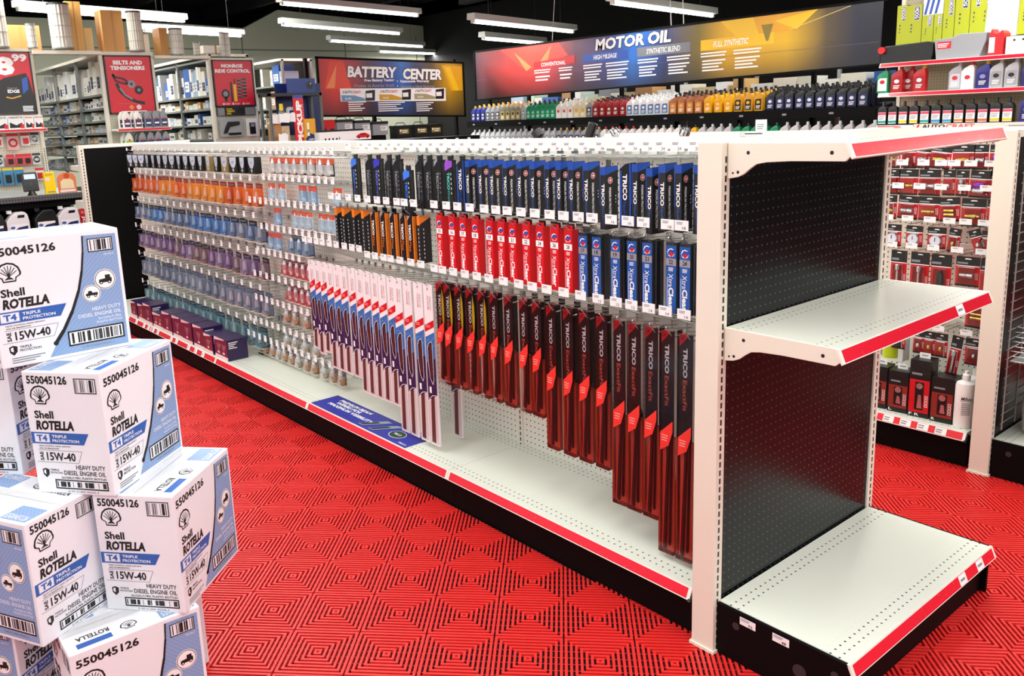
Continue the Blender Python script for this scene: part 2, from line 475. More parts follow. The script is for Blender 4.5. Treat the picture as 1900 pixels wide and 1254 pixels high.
# ---------------------------------------------------------------- gondola shelving
up_x = pattern_mat('slotted_upright_x', '#e6e2d4', '#23221f', slots('x', 0, .14))
up_y = pattern_mat('slotted_upright_y', '#e9e3d3', '#23221f', slots('y', 0, .16))
def price_channel_x(t, x0, x1, z, y=.2, tags=()):
    mb = MB(); mb.prism([(y, z), (y - .65, z - 1.4), (y - .45, z - 1.55), (y + .3, z - .05)], 'x', x0 + .05, x1 - .05, white)
    c = part(t, 'price_channel', mb)
    mb = MB(); pb = PB(mb, (x0, y, z), (1, 0, 0), (0, .65, 1.4), .02); pb.rect(.5, -1.42, x1 - x0 - .5, -.16, red_strip)
    part(c, 'red_insert', mb)
    for a in tags:
        mb = MB(); pb = PB(mb, (a, y, z), (1, 0, 0), (0, .65, 1.4), .05); pb.rect(0, -1.38, 1.9, -.2, paper); pb.lines(.2, -1.2, 1.2, -.4, 2, inkg)
        part(c, 'price_tag', mb)
def price_channel_y(t, D, z, y0, y1, tags=()):
    mb = MB(); mb.prism([(D - .3, z - .05), (D, z), (D + .6, z - 1.4), (D + .4, z - 1.55)], 'y', y0, y1, white)
    c = part(t, 'price_channel', mb)
    mb = MB(); pb = PB(mb, (D, y0, z), (0, 1, 0), (-.6, 0, 1.4), .02); pb.rect(.45, -1.42, y1 - y0 - .45, -.16, red_strip)
    part(c, 'red_insert', mb)
    for a in tags:
        mb = MB(); pb = PB(mb, (D, y0 + a, z), (0, 1, 0), (-.6, 0, 1.4), .05); pb.rect(0, -1.38, 1.9, -.2, paper); pb.lines(.3, -1.1, 1.4, -.5, 1, inkg)
        part(c, 'price_tag', mb)
def gondola(loc, bays, label, panel, tags, bar_rows=(), top=59.1):
    t = thing('gondola_shelving', label, 'store shelf', None, loc)
    for b in range(bays):
        x1 = -48 * b; x0 = x1 - 48
        mb = MB(); mb.box(x0 + .6, 16.3, 6.5, x1 - .6, 16.6, top - 2.1, panel); part(t, 'back_panel', mb)
        mb = MB(); mb.box(x0 + .6, 19.4, 6.5, x1 - .6, 19.7, top - 2.1, panel); part(t, 'rear_panel', mb)
        mb = MB(); mb.box(x0 + .04, .2, 5.6, x1 - .04, 16.3, 6.5, shelf_x); part(t, 'base_deck', mb)
        mb = MB(); mb.box(x0 + .04, 19.7, 5.6, x1 - .04, 35.8, 6.5, shelf_x); part(t, 'rear_base_deck', mb)
        mb = MB(); mb.box(x0 + .02, .9, .1, x1 - .02, 1.5, 5.6, blackp); part(t, 'kick_plate', mb)
        mb = MB(); mb.box(x0 + .02, 34.5, .1, x1 - .02, 35.1, 5.6, blackp); part(t, 'rear_kick_plate', mb)
        mb = MB(); mb.prism([(15.7, top - 2.1), (15.7, top - .2), (16.1, top), (19.9, top), (20.3, top - .2), (20.3, top - 2.1)], 'x', x0 + .05, x1 - .05, white); part(t, 'top_rail', mb)
        price_channel_x(t, x0, x1, 6.5, .2, [a for a in tags if x0 < a < x1 - 2])
        for z, lo, hi in bar_rows:
            if lo < x0 + 24 < hi:
                mb = MB(); mb.box(x0 + .5, 14.4, z - .55, x1 - .5, 15.0, z + .55, white); part(t, 'hook_bar', mb)
    for b in range(bays + 1):
        mb = MB(); mb.box(-.6, 16.1, 0, .6, 20.0, top - 2, up_x); part(t, 'upright', mb, loc=(-48 * b, 0, 0))
    mb = MB(); mb.prism([(.5, 6.3), (-.6, 5.0), (.4, 4.8), (1.2, 5.6)], 'x', -.25, .15, blackm); part(t, 'channel_end', mb)
    return t
g1 = gondola((-3.6, 0, 0), 5, 'long white pegboard gondola shelving with red price strips, wiper packs and bulbs', peg_white_xz,
             [-238, -232, -226, -220, -214, -206, -199, -195, -191, -187, -176, -172, -163, -158, -153], [(57.0, -96, 0), (46.2, -96, 0), (34.2, -96, 0)])
BR = [(0, 0), (12.9, 0), (13.1, -1.3), (12.6, -1.75), (7, -1.8), (4.4, -1.95), (3.3, -2.15), (2.5, -2.7), (1.9, -3.2), (1.2, -3.5), (.05, -3.7)]
def endcap(loc, rot, label, shelves, tags=((), ()), stickers=True, base=True, top=59.3):
    t = thing('end_cap_shelving', label, 'store shelf', None, loc, rot)
    for y in (0, 36):
        mb = MB(); mb.box(-3, -.75, 0, 0, .75, top, up_y); u = part(t, 'upright', mb, .08, loc=(0, y, 0))
        mb = MB(); mb.box(-3.2, -.95, 0, .2, .95, .35, cream); part(u, 'foot_plate', mb)
    mb = MB(); mb.box(-.6, .75, 6.2, -.25, 35.25, top - .7, peg_black_yz); part(t, 'back_panel', mb)
    mb = MB(); mb.box(-2.9, .75, 6.2, -2.6, 35.25, top - 1.1, blackp); part(t, 'rear_panel', mb)
    mb = MB(); mb.box(-3, .75, top - 1.1, 0, 35.25, top, white); part(t, 'top_rail', mb)
    if base:
        for y in (-.1, 35.6):
            mb = MB(); mb.box(0.05, y, 0.05, 15.6, y + .45, 6.42, blackp)
            for x, z, r in ((2.6, 4.6, .45), (10.5, 3.0, .8), (14.4, 4.6, .45)): mb.lathe([(r, y - .06), (r, y)], dark, 14, (x, 0, z), 'y')
            s = part(t, 'base_side', mb)
            if y < 0 and stickers:
                for x, n in ((3.1, '52'), (7.2, '48')):
                    mb = MB(); pb = PB(mb, (x, y, 5.15), (1, 0, 0), (0, 0, 1), .03); pb.rect(0, 0, 2.0, .95, paper); pb.lines(.15, .5, 1.3, .85, 3, inkg); pb.text(n, 1.1, .1, 1.65, .42, ink)
                    part(s, 'price_sticker', mb)
        mb = MB(); mb.box(14.4, .4, .1, 14.9, 35.6, 5.2, blackp); part(t, 'kick_plate', mb)
        mb = MB(); mb.box(0.05, .36, 5.9, 15.8, 35.6, 6.5, shelf_y16); part(t, 'base_deck', mb)
        price_channel_y(t, 15.8, 6.5, 0, 36, tags[1])
    for i, z in enumerate(shelves):
        mb = MB(); mb.box(.1, .5, z - .5, 13, 35.5, z, shelf_y13); s = part(t, 'shelf', mb)
        for y in (.2, 35.55):
            mb = MB(); mb.prism([(a + .1, b + z) for a, b in BR], 'y', y - .05, y + .3, cream)
            pb = PB(mb, (0, y - .05, z), (1, 0, 0), (0, 0, 1), .02)
            for x, h, r in ((3.1 - .6, -1.0, .2), (11.4, -.95, .2), (1.35, -3.0, .17), (.75, -3.1, .12)): pb.disc(x, h, r, ink, n=10)
            part(s, 'shelf_bracket', mb, .05)
        price_channel_y(s, 13, z, 0, 36, tags[0] if i == 1 else ())
    return t
endcap((0, 0, 0), 0, 'empty end cap with black pegboard back and two white shelves', (59.2, 39.4), ((26,), (25.5, 30.5)))
endcap((-248.8, 36, 0), math.pi, 'black backed end cap closing the far end of the bulb rows', (52.5, 40.5), stickers=False)
g2 = gondola((-1.9, 73.5, 0), 2, 'white pegboard gondola hung with red fitting cards', peg_white_xz, [-17, -14, -11, -8, -5, -20, -23], [(51.0, -96, 0), (46.6, -96, 0), (41.0, -96, 0), (36.0, -96, 0), (22.0, -96, 0)], 57.1)
endcap((2, 73.7, 0), 0, 'end cap with wire grid and white bucket at the end of the fitting gondola', (), stickers=False, top=57.3)

# ---------------------------------------------------------------- oil cartons stacked in the aisle
carton_w = mat('white_carton', '#f1f2f8', .6, var=.08, scale=20)
c_blue = mat('carton_blue', '#2f62b4', .5)
c_pale = flute
c_white = mat('carton_white_ink', '#e9eef8', .55)
CW, CD, CH = 9.0, 13.1, 13.2
def pecten(pb, cx, cy, r):
    def shape(k):
        pts = []
        for i in range(29):
            a = math.radians(-12 + 204 * i / 28)
            q = r * k * (1 + .035 * abs(math.sin(i * math.pi / 4)))
            pts.append((cx + q * math.cos(a) * 1.02, cy + q * math.sin(a)))
        pts += [(cx - r * k * .62, cy - r * k * .42), (cx - r * k * .55, cy - r * k * .78), (cx + r * k * .55, cy - r * k * .78), (cx + r * k * .62, cy - r * k * .42)]
        return pts
    pb.poly(shape(1), ink, 2); pb.poly(shape(.84), carton_w, 3)
    for d in range(-3, 4):
        a = math.radians(90 + d * 24)
        pb.stroke([(cx + d * r * .12, cy - r * .55), (cx + r * .74 * math.cos(a), cy + r * .74 * math.sin(a))], r * .075, ink, 4)
def truck(pb, cx, cy, r, big):
    pb.disc(cx, cy, r, inkw, 4, 20); pb.disc(cx, cy, r * .93, ink, 5, 20); pb.disc(cx, cy, r * .87, inkw, 6, 20)
    if big: pts = [(-.6, -.3), (.62, -.3), (.62, .12), (.5, .12), (.5, .42), (.02, .42), (.02, .08), (-.55, .02)]
    else: pts = [(-.65, -.22), (.65, -.22), (.65, .08), (.1, .08), (-.02, .32), (-.35, .32), (-.42, .06), (-.65, .02)]
    pb.poly([(cx + a * r, cy + b * r) for a, b in pts], ink, 7)
    for a in (-.38, .38): pb.disc(cx + a * r, cy - .3 * r, .17 * r, ink, 7, 10); pb.disc(cx + a * r, cy - .3 * r, .08 * r, inkw, 8, 8)
def carton_face(pb, w):
    wide = w > 10
    if wide:
        edge = [(9.35, 12.75), (9.2, 11), (8.85, 9), (8.3, 7), (7.4, 4.9), (6.3, 3.0), (5.35, 1.75)]
        pb.poly([(12.75, .35), (12.75, 12.65)] + edge[:1] + [(a + .1, b) for a, b in edge[1:]] + [(4.6, .35)], c_pale, 1)
        for i in range(len(edge) - 1): pb.stroke([edge[i], edge[i + 1]], .16 + .045 * i, ink, 3)
        pb.disc(*edge[-1], .26, ink, 3, 10)
        pb.barcode(9.75, 10.9, 12.35, 12.35, ink, carton_w, .1, 2, 22)
        truck(pb, 11.1, 7.8, 1.12, True); truck(pb, 9.55, 6.45, .95, False)
        pb.text('HEAVY DUTY', 9.4, 4.55, 12.4, 4.95, c_white, 3); pb.text('DIESEL ENGINE OIL', 7.9, 3.95, 12.4, 4.35, c_white, 3)
        pb.text('3x1GAL/3.785L', 9.9, 3.5, 12.4, 3.75, c_white, 3); pb.text('PLASTIC BOTTLES', 9.7, 3.12, 12.4, 3.36, c_white, 3)
        pb.text('API CK-4', 11.3, 10.4, 12.3, 10.62, c_white, 3)
        pb.barcode(6.6, 1.1, 12.45, 2.75, ink, carton_w, .16, 2, 44); pb.text('0 00 21400 40296 6', 7.9, .65, 11.3, .9, inkg, 3)
    else:
        pb.barcode(6.0, 11.0, 8.5, 12.6, ink, carton_w, .1, 2, 22)
        pb.text('HEAVY DUTY', 4.9, 2.75, 8.3, 3.25, ink, 2); pb.text('DIESEL ENGINE OIL', 3.4, 2.1, 8.3, 2.6, ink, 2)
        pb.text('3x1GAL/3.785L PLASTIC BOTTLES', 3.0, 1.68, 8.3, 1.93, ink, 2)
        pb.barcode(2.2, .55, 8.4, 1.55 + .03, ink, carton_w, .14, 2, 44); pb.text('0 00 21400 40296 6', 3.6, .2, 7.2, .42, inkg, 3)
    y = 0 if wide else .85
    pb.text('550045126', .5, 11.55 + y * .4, 5.2 if not wide else 6.6, 12.45 + y * .4, ink, 2, .03)
    pecten(pb, 1.85, 9.75 + y, 1.12)
    pb.text('Shell', .85, 7.35 + y, 3.1, 8.2 + y, ink, 2, .03)
    pb.text('ROTELLA', .85, 6.1 + y, 5.3, 7.15 + y, ink, 2, .05, .12)
    pb.poly([(.1, 4.6 + y), (6.2, 4.6 + y), (6.9, 5.85 + y), (.1, 5.85 + y)], c_blue, 1); pb.rect(.45, 4.72 + y, 2.3, 5.74 + y, c_pale, 2); pb.rect(.52, 4.8 + y, 2.22, 5.68 + y, carton_w, 3)
    pb.text('T4', .75, 4.9 + y, 2.0, 5.58 + y, c_blue, 4, .04); pb.text('TRIPLE', 2.55, 5.3 + y, 4.3, 5.62 + y, c_white, 3, .03); pb.text('PROTECTION', 2.55, 4.82 + y, 5.7, 5.14 + y, c_white, 3, .03)
    pb.text('HELPS CONTROL WEAR, DEPOSITS', .85, 4.28 + y, 4.6, 4.44 + y, ink, 2); pb.text('AND OIL BREAKDOWN', .85, 4.02 + y, 3.2, 4.18 + y, ink, 2)
    pb.stroke([(.7, 3.9 + y), (5.85, 3.9 + y), (5.3, 2.6 + y), (.4, 2.6 + y)], .05, inkg, 2)
    pb.text('SAE', .82, 2.75 + y, 1.25, 3.72 + y, ink, 2, .03, rot=90); pb.text('15W-40', 1.6, 2.78 + y, 5.0, 3.7 + y, ink, 2, .025)
    y *= .55
    pb.poly([(.85, 2.15 + y), (1.25, 2.3 + y), (1.65, 2.15 + y), (1.6, 1.6 + y), (1.25, 1.25 + y), (.9, 1.6 + y)], ink, 2); pb.poly([(1.0, 2.05 + y), (1.25, 2.15 + y), (1.25, 1.6 + y), (1.0, 1.75 + y)], carton_w, 3)
    if wide:
        pb.text('TRIPLE', 1.85, 1.9, 3.0, 2.15, ink, 2); pb.text('PROTECTION', 1.85, 1.55, 3.9, 1.8, ink, 2)
        pb.lines(1.0, .35, 4.2, 1.05, 3, inkg, 2, .4)
    else:
        pb.text('TRIPLE', 1.8, 2.5, 2.8, 2.7, ink, 2); pb.text('PROTECTION', 1.8, 2.2, 3.2, 2.4, ink, 2)
box_kit = Kit('oil_carton', 'carton')
mb = MB(); mb.box(-CD / 2, -CW / 2, 0, CD / 2, CW / 2, CH, carton_w); box_kit.add('carton_body', mb, None, .12)
for nm, o, u, w in (('printed_wide_side', (-CD / 2, -CW / 2, 0), (1, 0, 0), CD), ('printed_wide_side', (CD / 2, CW / 2, 0), (-1, 0, 0), CD),
                    ('printed_narrow_side', (CD / 2, -CW / 2, 0), (0, 1, 0), CW), ('printed_narrow_side', (-CD / 2, CW / 2, 0), (0, -1, 0), CW)):
    mb = MB(); carton_face(PB(mb, o, u, (0, 0, 1), .012), w); box_kit.add(nm, mb)
mb = MB(); pb = PB(mb, (-CD / 2, -CW / 2, CH), (1, 0, 0), (0, 1, 0), .012)
pb.rect(.2, CW / 2 - .05, CD - .2, CW / 2 + .05, inkg, 1); pb.rect(.2, CW / 2 - 1.1, CD - .2, CW / 2 + 1.1, mat('packing_tape', '#eceef0', .25, alpha=.5), 2)
pb.rect(9.2, .4, 12.7, 3.2, c_pale, 1); pb.text('550045126', 9.4, .6, 12.4, 1.5, c_white, 3); pb.rect(1.0, .6, 4.4, 1.5, c_blue, 1)
pb.text('ROTELLA', 1.2, 1.9, 4.4, 2.7, ink, 2, .02, rot=180); pecten(pb, 6.2, 1.6, .8)
pb.rect(.4, CW - 3.2, 3.9, CW - .4, c_pale, 1); pb.text('550045126', .7, CW - 1.5, 3.7, CW - .6, c_white, 3, rot=180)
pb.text('ROTELLA', 8.6, CW - 2.7, 11.8, CW - 1.9, ink, 2, .02); pb.rect(8.6, CW - 1.5, 12, CW - .6, c_blue, 1)
box_kit.add('top_flaps', mb)
def carton(mx, my, yaw, left, level, label):
    """mx,my: the near vertical edge; yaw: direction of the side running right; left: which side runs left"""
    e2 = Vector((math.cos(yaw), math.sin(yaw), 0)); e1 = Vector((-math.sin(yaw), math.cos(yaw), 0))
    ll, lr = (CW, CD) if left == 'n' else (CD, CW)
    c = Vector((mx, my, level * (CH + .03))) + e1 * ll / 2 + e2 * lr / 2
    box_kit.place(c, yaw if left == 'n' else yaw + math.pi / 2, label, 'stacked oil cartons')
carton(-42.57, -49.69, 3.1542, 'w', 3, 'white and blue oil carton on the very top of the stack')
carton(-33.52, -55.85, 2.2509, 'n', 2, 'oil carton one below the top, showing corner with narrow and wide side')
carton(-29.31, -51.49, 2.3014, 'n', 1, 'oil carton jutting out over the red floor at mid stack')
carton(-33.2, -64.5, 2.0651, 'w', 1, 'oil carton at mid stack with its blue panel turned away from the shelf')
carton(-29.95, -62.95, 1.5625, 'n', 0, 'oil carton on the floor with its wide blue side to the front')
carton(-39.0, -46.4, 1.5625 + math.pi / 2, 'n', 0, 'oil carton on the floor nearest the gondola, mostly hidden')
carton(-46.6, -61.8, 2.30, 'n', 2, 'oil carton beside the one below the top, only its narrow side showing')
carton(-40.6, -66.0, 2.2, 'w', 0, 'oil carton on the floor under the one with the turned blue panel')

# ---------------------------------------------------------------- peg hooks with price tags
def hook_kit(dy, dz, plate, num=None, w=1.9, h=1.2):
    k = Kit('peg_hook', 'hook')
    mb = MB(); mb.tube([(0, 0, 0), (0, -dy * .9, dz * .55), (0, -dy, dz)], .09, wire_m); mb.tube([(0, 0, .5), (0, -dy * .92, dz + plate * .7), (0, -dy - .1, dz + plate)], .06, wire_m)
    mb.box(-.45, -.5, -.4, .45, 0, .6, pale_clear); k.add('hook_wire', mb)
    mb = MB(); mb.box(-w / 2, -dy - .22, dz + plate - h / 2, w / 2, -dy - .14, dz + plate + h / 2, paper)
    pb = PB(mb, (-w / 2, -dy - .22, dz + plate - h / 2), (1, 0, 0), (0, 0, 1), .02); pb.lines(.15 * w, h * .6, .6 * w, h * .88, 2, inkg)
    if num: pb.text(num, w * .55, h * .14, w * .82, h * .42, inkg, 2, .02)
    k.add('price_tag', mb, None); return k
HK = {}
def hook(x, yb, zb, yt, zt, zl, label, group, num=None, w=1.9, h=1.2):
    key = (round(yb - yt, 2), round(zt - zb, 2), round(zl - zt, 2), num, w)
    if key not in HK: HK[key] = hook_kit(yb - yt, zt - zb, zl - zt, num, w, h)
    HK[key].place((x, yb, zb), 0, label, group)

# ---------------------------------------------------------------- wiper packs
ink_rainbow = mat('iridescent_blue', '#3f7ff0', .25)
onyx_m = mat('satin_black', '#0c0d10', .3)
ngrey = mat('silver_print', '#a9adb3', .3, .4)
def pack_box(name, w, d, h, body, art, top=None, side=None, slant=0.):
    """hangs from the origin; front at y=0, back at y=d; art draws on front, side on the right"""
    k = Kit(name, 'wiper blade')
    mb = MB(); mb.prism([(-w / 2, -h), (w / 2, -h), (w / 2, 0), (-w / 2, -slant)], 'y', 0, d, body); k.add('pack_body', mb, None)
    mb = MB(); art(PB(mb, (-w / 2, 0, -h), (1, 0, 0), (0, 0, 1), .015)); k.add('front_print', mb)
    if side:
        mb = MB(); side(PB(mb, (w / 2, 0, -h), (0, 1, 0), (0, 0, 1), .015)); k.add('side_print', mb)
    mb = MB(); mb.box(-w / 2 + .1, d * .45, -slant - .1, w / 2 - .1, d * .5, .75, pale_clear); k.add('hang_tab', mb)
    return k
H1 = 8.0
def onyx_art(c1, ct):
    def f(pb):
        if c1: pb.poly([(0, 6.3), (1.9, 7.0), (1.9, 7.9), (.3, 7.95), (0, 7.4)], c1, 1)
        else: pb.poly([(0, 6.9), (1.0, 7.9), (0, 7.9)], ngrey, 1)
        pb.text('TRICO', .5, 3.4, 1.15, 6.1, ct, 2, .035, rot=-90); pb.text('Onyx', .5, 1.5, 1.1, 3.3, ct, 2, 0, rot=-90)
        pb.lines(1.45, 2.5, 1.6, 6.2, 5, inkw if c1 else inkg, 2, 0); pb.rect(1.3, 1.3, 1.65, 2.3, dark, 1)
    return f
def onyx_side(pb): pb.rect(.1, .2, .5, 7.6, dark, 1)
K_onyx = [pack_box('wiper_blade_pack', 1.95, .9, H1, onyx_m, onyx_art(c, t), side=onyx_side, slant=.5) for c, t in ((None, ngrey), (ink_rainbow, ink_rainbow), (mat('violet_print', '#3a35c8', .25), mat('violet_text', '#6a7af0', .3)), (mat('pink_violet', '#9a4fd0', .25), mat('aqua_text', '#59d6c4', .3)))]
def neo_front(pb):
    pb.rect(0, 6.9, 1.0, 7.9, blue, 1); pb.rect(0, 3.0, .1, 6.9, blue, 1)
    pb.text('TRICO', .3, 3.0, .82, 5.8, inkw, 2, .035, rot=-90); pb.text('NeoForm', .4, .4, .72, 2.9, mat('neo_blue', '#4a78d8', .35), 2, -.01, rot=-90)
def neo_side(pb):
    pb.poly([(0, 6.9), (2.2, 7.5), (2.2, 7.95), (0, 7.95)], blue, 1)
    pb.disc(.8, 6.2, .42, inkw, 2, 14); pb.disc(.8, 6.2, .36, red, 3, 14); pb.rect(.74, 5.95, .86, 6.45, inkw, 4); pb.rect(.55, 6.14, 1.05, 6.26, inkw, 4)
    pb.text('PREMIUM PROTECTION', .55, .7, .95, 5.3, inkw, 2, .03, rot=-90); pb.rect(1.55, 2.0, 1.95, 4.4, dark, 2)
    for z in (3.4, 3.8, 4.2): pb.disc(1.75, z, .09, inkw, 3, 8)
K_neo = pack_box('wiper_blade_pack', 1.0, 2.2, H1, carbon, neo_front, side=neo_side, slant=.25)
def neo_wide(pb):
    pb.rect(0, .1, .3, 7.0, blue, 1); pb.rect(1.55, .1, 1.8, 7.9, blue, 1); pb.text('TRICO', .5, 3.4, 1.2, 6.6, inkw, 2, .035, rot=-90); pb.text('NeoForm', .5, .6, 1.1, 3.2, blue, 2, 0, rot=-90)
    pb.poly([(0, 7.2), (1.0, 7.9), (0, 7.9)], ngrey, 1)
K_neow = pack_box('wiper_blade_pack', 1.8, 1.0, H1, onyx_m, neo_wide, side=onyx_side, slant=.3)
NW = {'11': 'eleven', '12': 'twelve', '13': 'thirteen', '14': 'fourteen', '15': 'fifteen', '16': 'sixteen', '17': 'seventeen', '18': 'eighteen', '19': 'nineteen', '20': 'twenty', '21': 'twenty one', '22': 'twenty two', '24': 'twenty four', '26': 'twenty six', '28': 'twenty eight'}
row1 = [-81.4, -76.6, -73.8, -70.4, -67.8, -64.9, -61.3, -58.8, -56.1, -53.3, -50.3, -48.2, -45.6, -42.6, -39.6, -36.6, -33.9, -31.3, -28.8, -26.5, -23.8, -20.9, -17.6, -15.7, -13.5, -11.6, -9.3, -6.9]
kinds = [1, 0, 2, 0, 0, 1, 0, 0, 0, 3]
for i, x in enumerate(row1):
    num = {27: '25', 26: '24', 25: '24', 24: '24', 23: '24', 22: '24', 21: '24', 20: '24', 19: '24', 18: '24'}.get(i)
    if i < 10:
        lb = ['slim black wiper blade pack with grey lettering, top hook row', 'black wiper blade pack with bright blue shoulder and lettering, top hook row', 'black wiper blade pack with violet shoulder and lettering, top hook row', 'black wiper blade pack with pink violet shoulder and aqua lettering, top hook row'][kinds[i]]
        K_onyx[kinds[i]].place((x + 1.0, 3.5, 56.6 - (1.8 if i == 5 else 0)), 0, lb if i != 5 else 'black wiper blade pack with blue lettering hanging lower than its neighbours', 'black wiper packs on the top row')
    elif i in (10, 22):
        K_neow.place((x + .9, 3.5, 56.7), 0, 'black wiper blade pack with blue edges and wide white lettering, ' + ('beside the violet lettered packs' if i == 10 else 'among the striped packs'), 'blue edged wiper packs')
    else:
        K_neo.place((x + .5, 3.5 + (.3 if i % 5 == 2 else 0), 56.7 - (.5 if i in (21, 24) else 0)), random.uniform(-.06, .06), 'striped black wiper blade pack with blue top and red round badge', 'striped black packs with blue tops')
    hook(x + 1.2, 14.28, 57.0, 2.6, 57.5, 58.75, 'wire peg hook with price tag along the gondola top rail', 'hooks of the top row', num)
# flex packs and boxed packs on the middle hook row
def flex_front(pb):
    pb.rect(0, .1, .16, 7.8, orange, 1); pb.rect(1.6, .1, 1.9, 7.8, orange, 1)
    pb.poly([(.16, 7.0), (1.0, 7.8), (.16, 7.8)], ngrey, 1)
    pb.text('TRICO', .4, 3.6, 1.05, 6.4, inkw, 2, .04, rot=-90); pb.text('Flex', .4, 1.7, 1.0, 3.4, orange, 2, 0, rot=-90)
K_flex = pack_box('wiper_blade_pack', 1.9, .9, 8.0, onyx_m, flex_front, side=lambda pb: pb.rect(0, .1, .5, 7.8, orange, 1), slant=.3)
def flexs_side(pb):
    pb.poly([(0, 6.6), (2.2, 7.6), (2.2, 7.95), (0, 7.95)], orange, 1); pb.lines(.6, .6, .75, 6.0, 8, inkw, 2, 0); pb.rect(1.5, 2.6, 1.9, 5, dark, 1)
K_flexs = pack_box('wiper_blade_pack', .9, 2.2, 8.0, carbon, lambda pb: (pb.rect(0, 6.4, .9, 7.9, orange, 1), pb.lines(.35, .5, .5, 6, 8, inkw, 2, 0)), side=flexs_side, slant=.6)
flex = [-88.6, -86.0, -82.3, -79.1, -75.8, -72.7, -69.8, -66.6, -64.4, -61.7]
for i, x in enumerate(flex):
    if i in (0, 1, 2, 3, 9): K_flexs.place((x + .5, 3.5, 47.4), 0, 'black striped wiper blade pack with slanted orange top', 'orange and black wiper packs')
    else: K_flex.place((x + .85, 3.5, 47.4), 0, 'black wiper blade pack with orange side stripes and white lettering', 'orange and black wiper packs')
    hook(x + 1, 14.28, 46.2, 2.6, 48.2, 49.6, 'wire peg hook with price tag above the orange and black packs', 'hooks of the middle row')
def xtra(c, n):
    def f(pb):
        pb.rect(0, 0, 1.5, 8.2, c, 1)
        pb.disc(.75, 7.35, .55, inkw, 2, 8); pb.poly([(.25, 7.3), (.6, 7.75), (1.2, 7.7), (1.3, 7.35), (.9, 6.95), (.4, 7.05)], blue, 3); pb.poly([(.75, 6.8), (1.2, 7.2), (.8, 7.45), (.5, 7.2)], red, 4)
        pb.rect(0, 5.8, 1.5, 6.65, ngrey if c is not red else inkw, 2); pb.text(n, .45, 5.98, 1.05, 6.5, ink, 3, .02)
        pb.lines(.4, 5.1, 1.1, 5.6, 3, inkw, 2, .1)
        pb.text('Xtra', .4, 3.2, 1.05, 4.8, inkw, 2, 0, rot=-90); pb.text('Clear', .4, .5, 1.15, 3.15, inkw, 2, .035, rot=-90); pb.rect(.2, .7, .26, 4.4, inkw, 2)
    return f
xb = mat('box_blue', '#1a56a8', .35)
red_x = [-56.3, -53.1, -50.3, -47.3, -43.9, -41.3, -38.8, -35.9, -33.1, -30.2, -27.6]
for x, n in zip(red_x, ('15', '16', '17', '18', '19', '20', '21', '22', '24', '26', '28')):
    k = pack_box('wiper_blade_box', 1.5, 1.3, 8.6, red, xtra(red, n))
    mb = MB(); mb.box(-.75, .1, 0, .75, .22, .55, red); pb = PB(mb, (-.75, .1, 0), (1, 0, 0), (0, 0, 1)); pb.rect(.4, .22, 1.1, .38, ink); k.add('hang_flap', mb)
    k.place((x + .9, 3.5, 47.7), 0, 'red wiper blade box printed with size %s on the middle hook row' % NW[n], 'red boxed wipers')
    hook(x + 1.2, 14.28, 46.2, 2.6, 48.4, 49.7, 'wire peg hook with price tag above the red wiper boxes', 'hooks of the middle row')
clear_dark = mat('dark_clear_plastic', '#20262c', .12, alpha=.75, spec=.9)
for x, n, pr in zip([-24.9, -22.5, -19.3, -16.6, -14.2, -10.6, -8.6], ('17', '18', '19', '20', '21', '22', '24'), ('14', '14', '16', '16', '17', '18', '18')):
    k = pack_box('wiper_blade_box', 1.5, 1.6, 8.6, clear_dark, xtra(xb, n))
    mb = MB(); mb.box(.75, .3, -8.5, 1.25, 1.6, -.1, clear_dark); mb.tube([(1.0, .9, -8), (1.0, .9, -1)], .18, blackm); k.add('clear_shell', mb)
    k.place((x + .9, 3.5, 47.5), 0, 'blue wiper blade box in clear shell printed with size %s' % NW[n], 'blue boxed wipers')
    hook(x + 1.2, 14.28, 46.2, 2.6, 48.2, 49.75, 'wire peg hook with price tag above the blue wiper boxes', 'hooks of the middle row', pr)
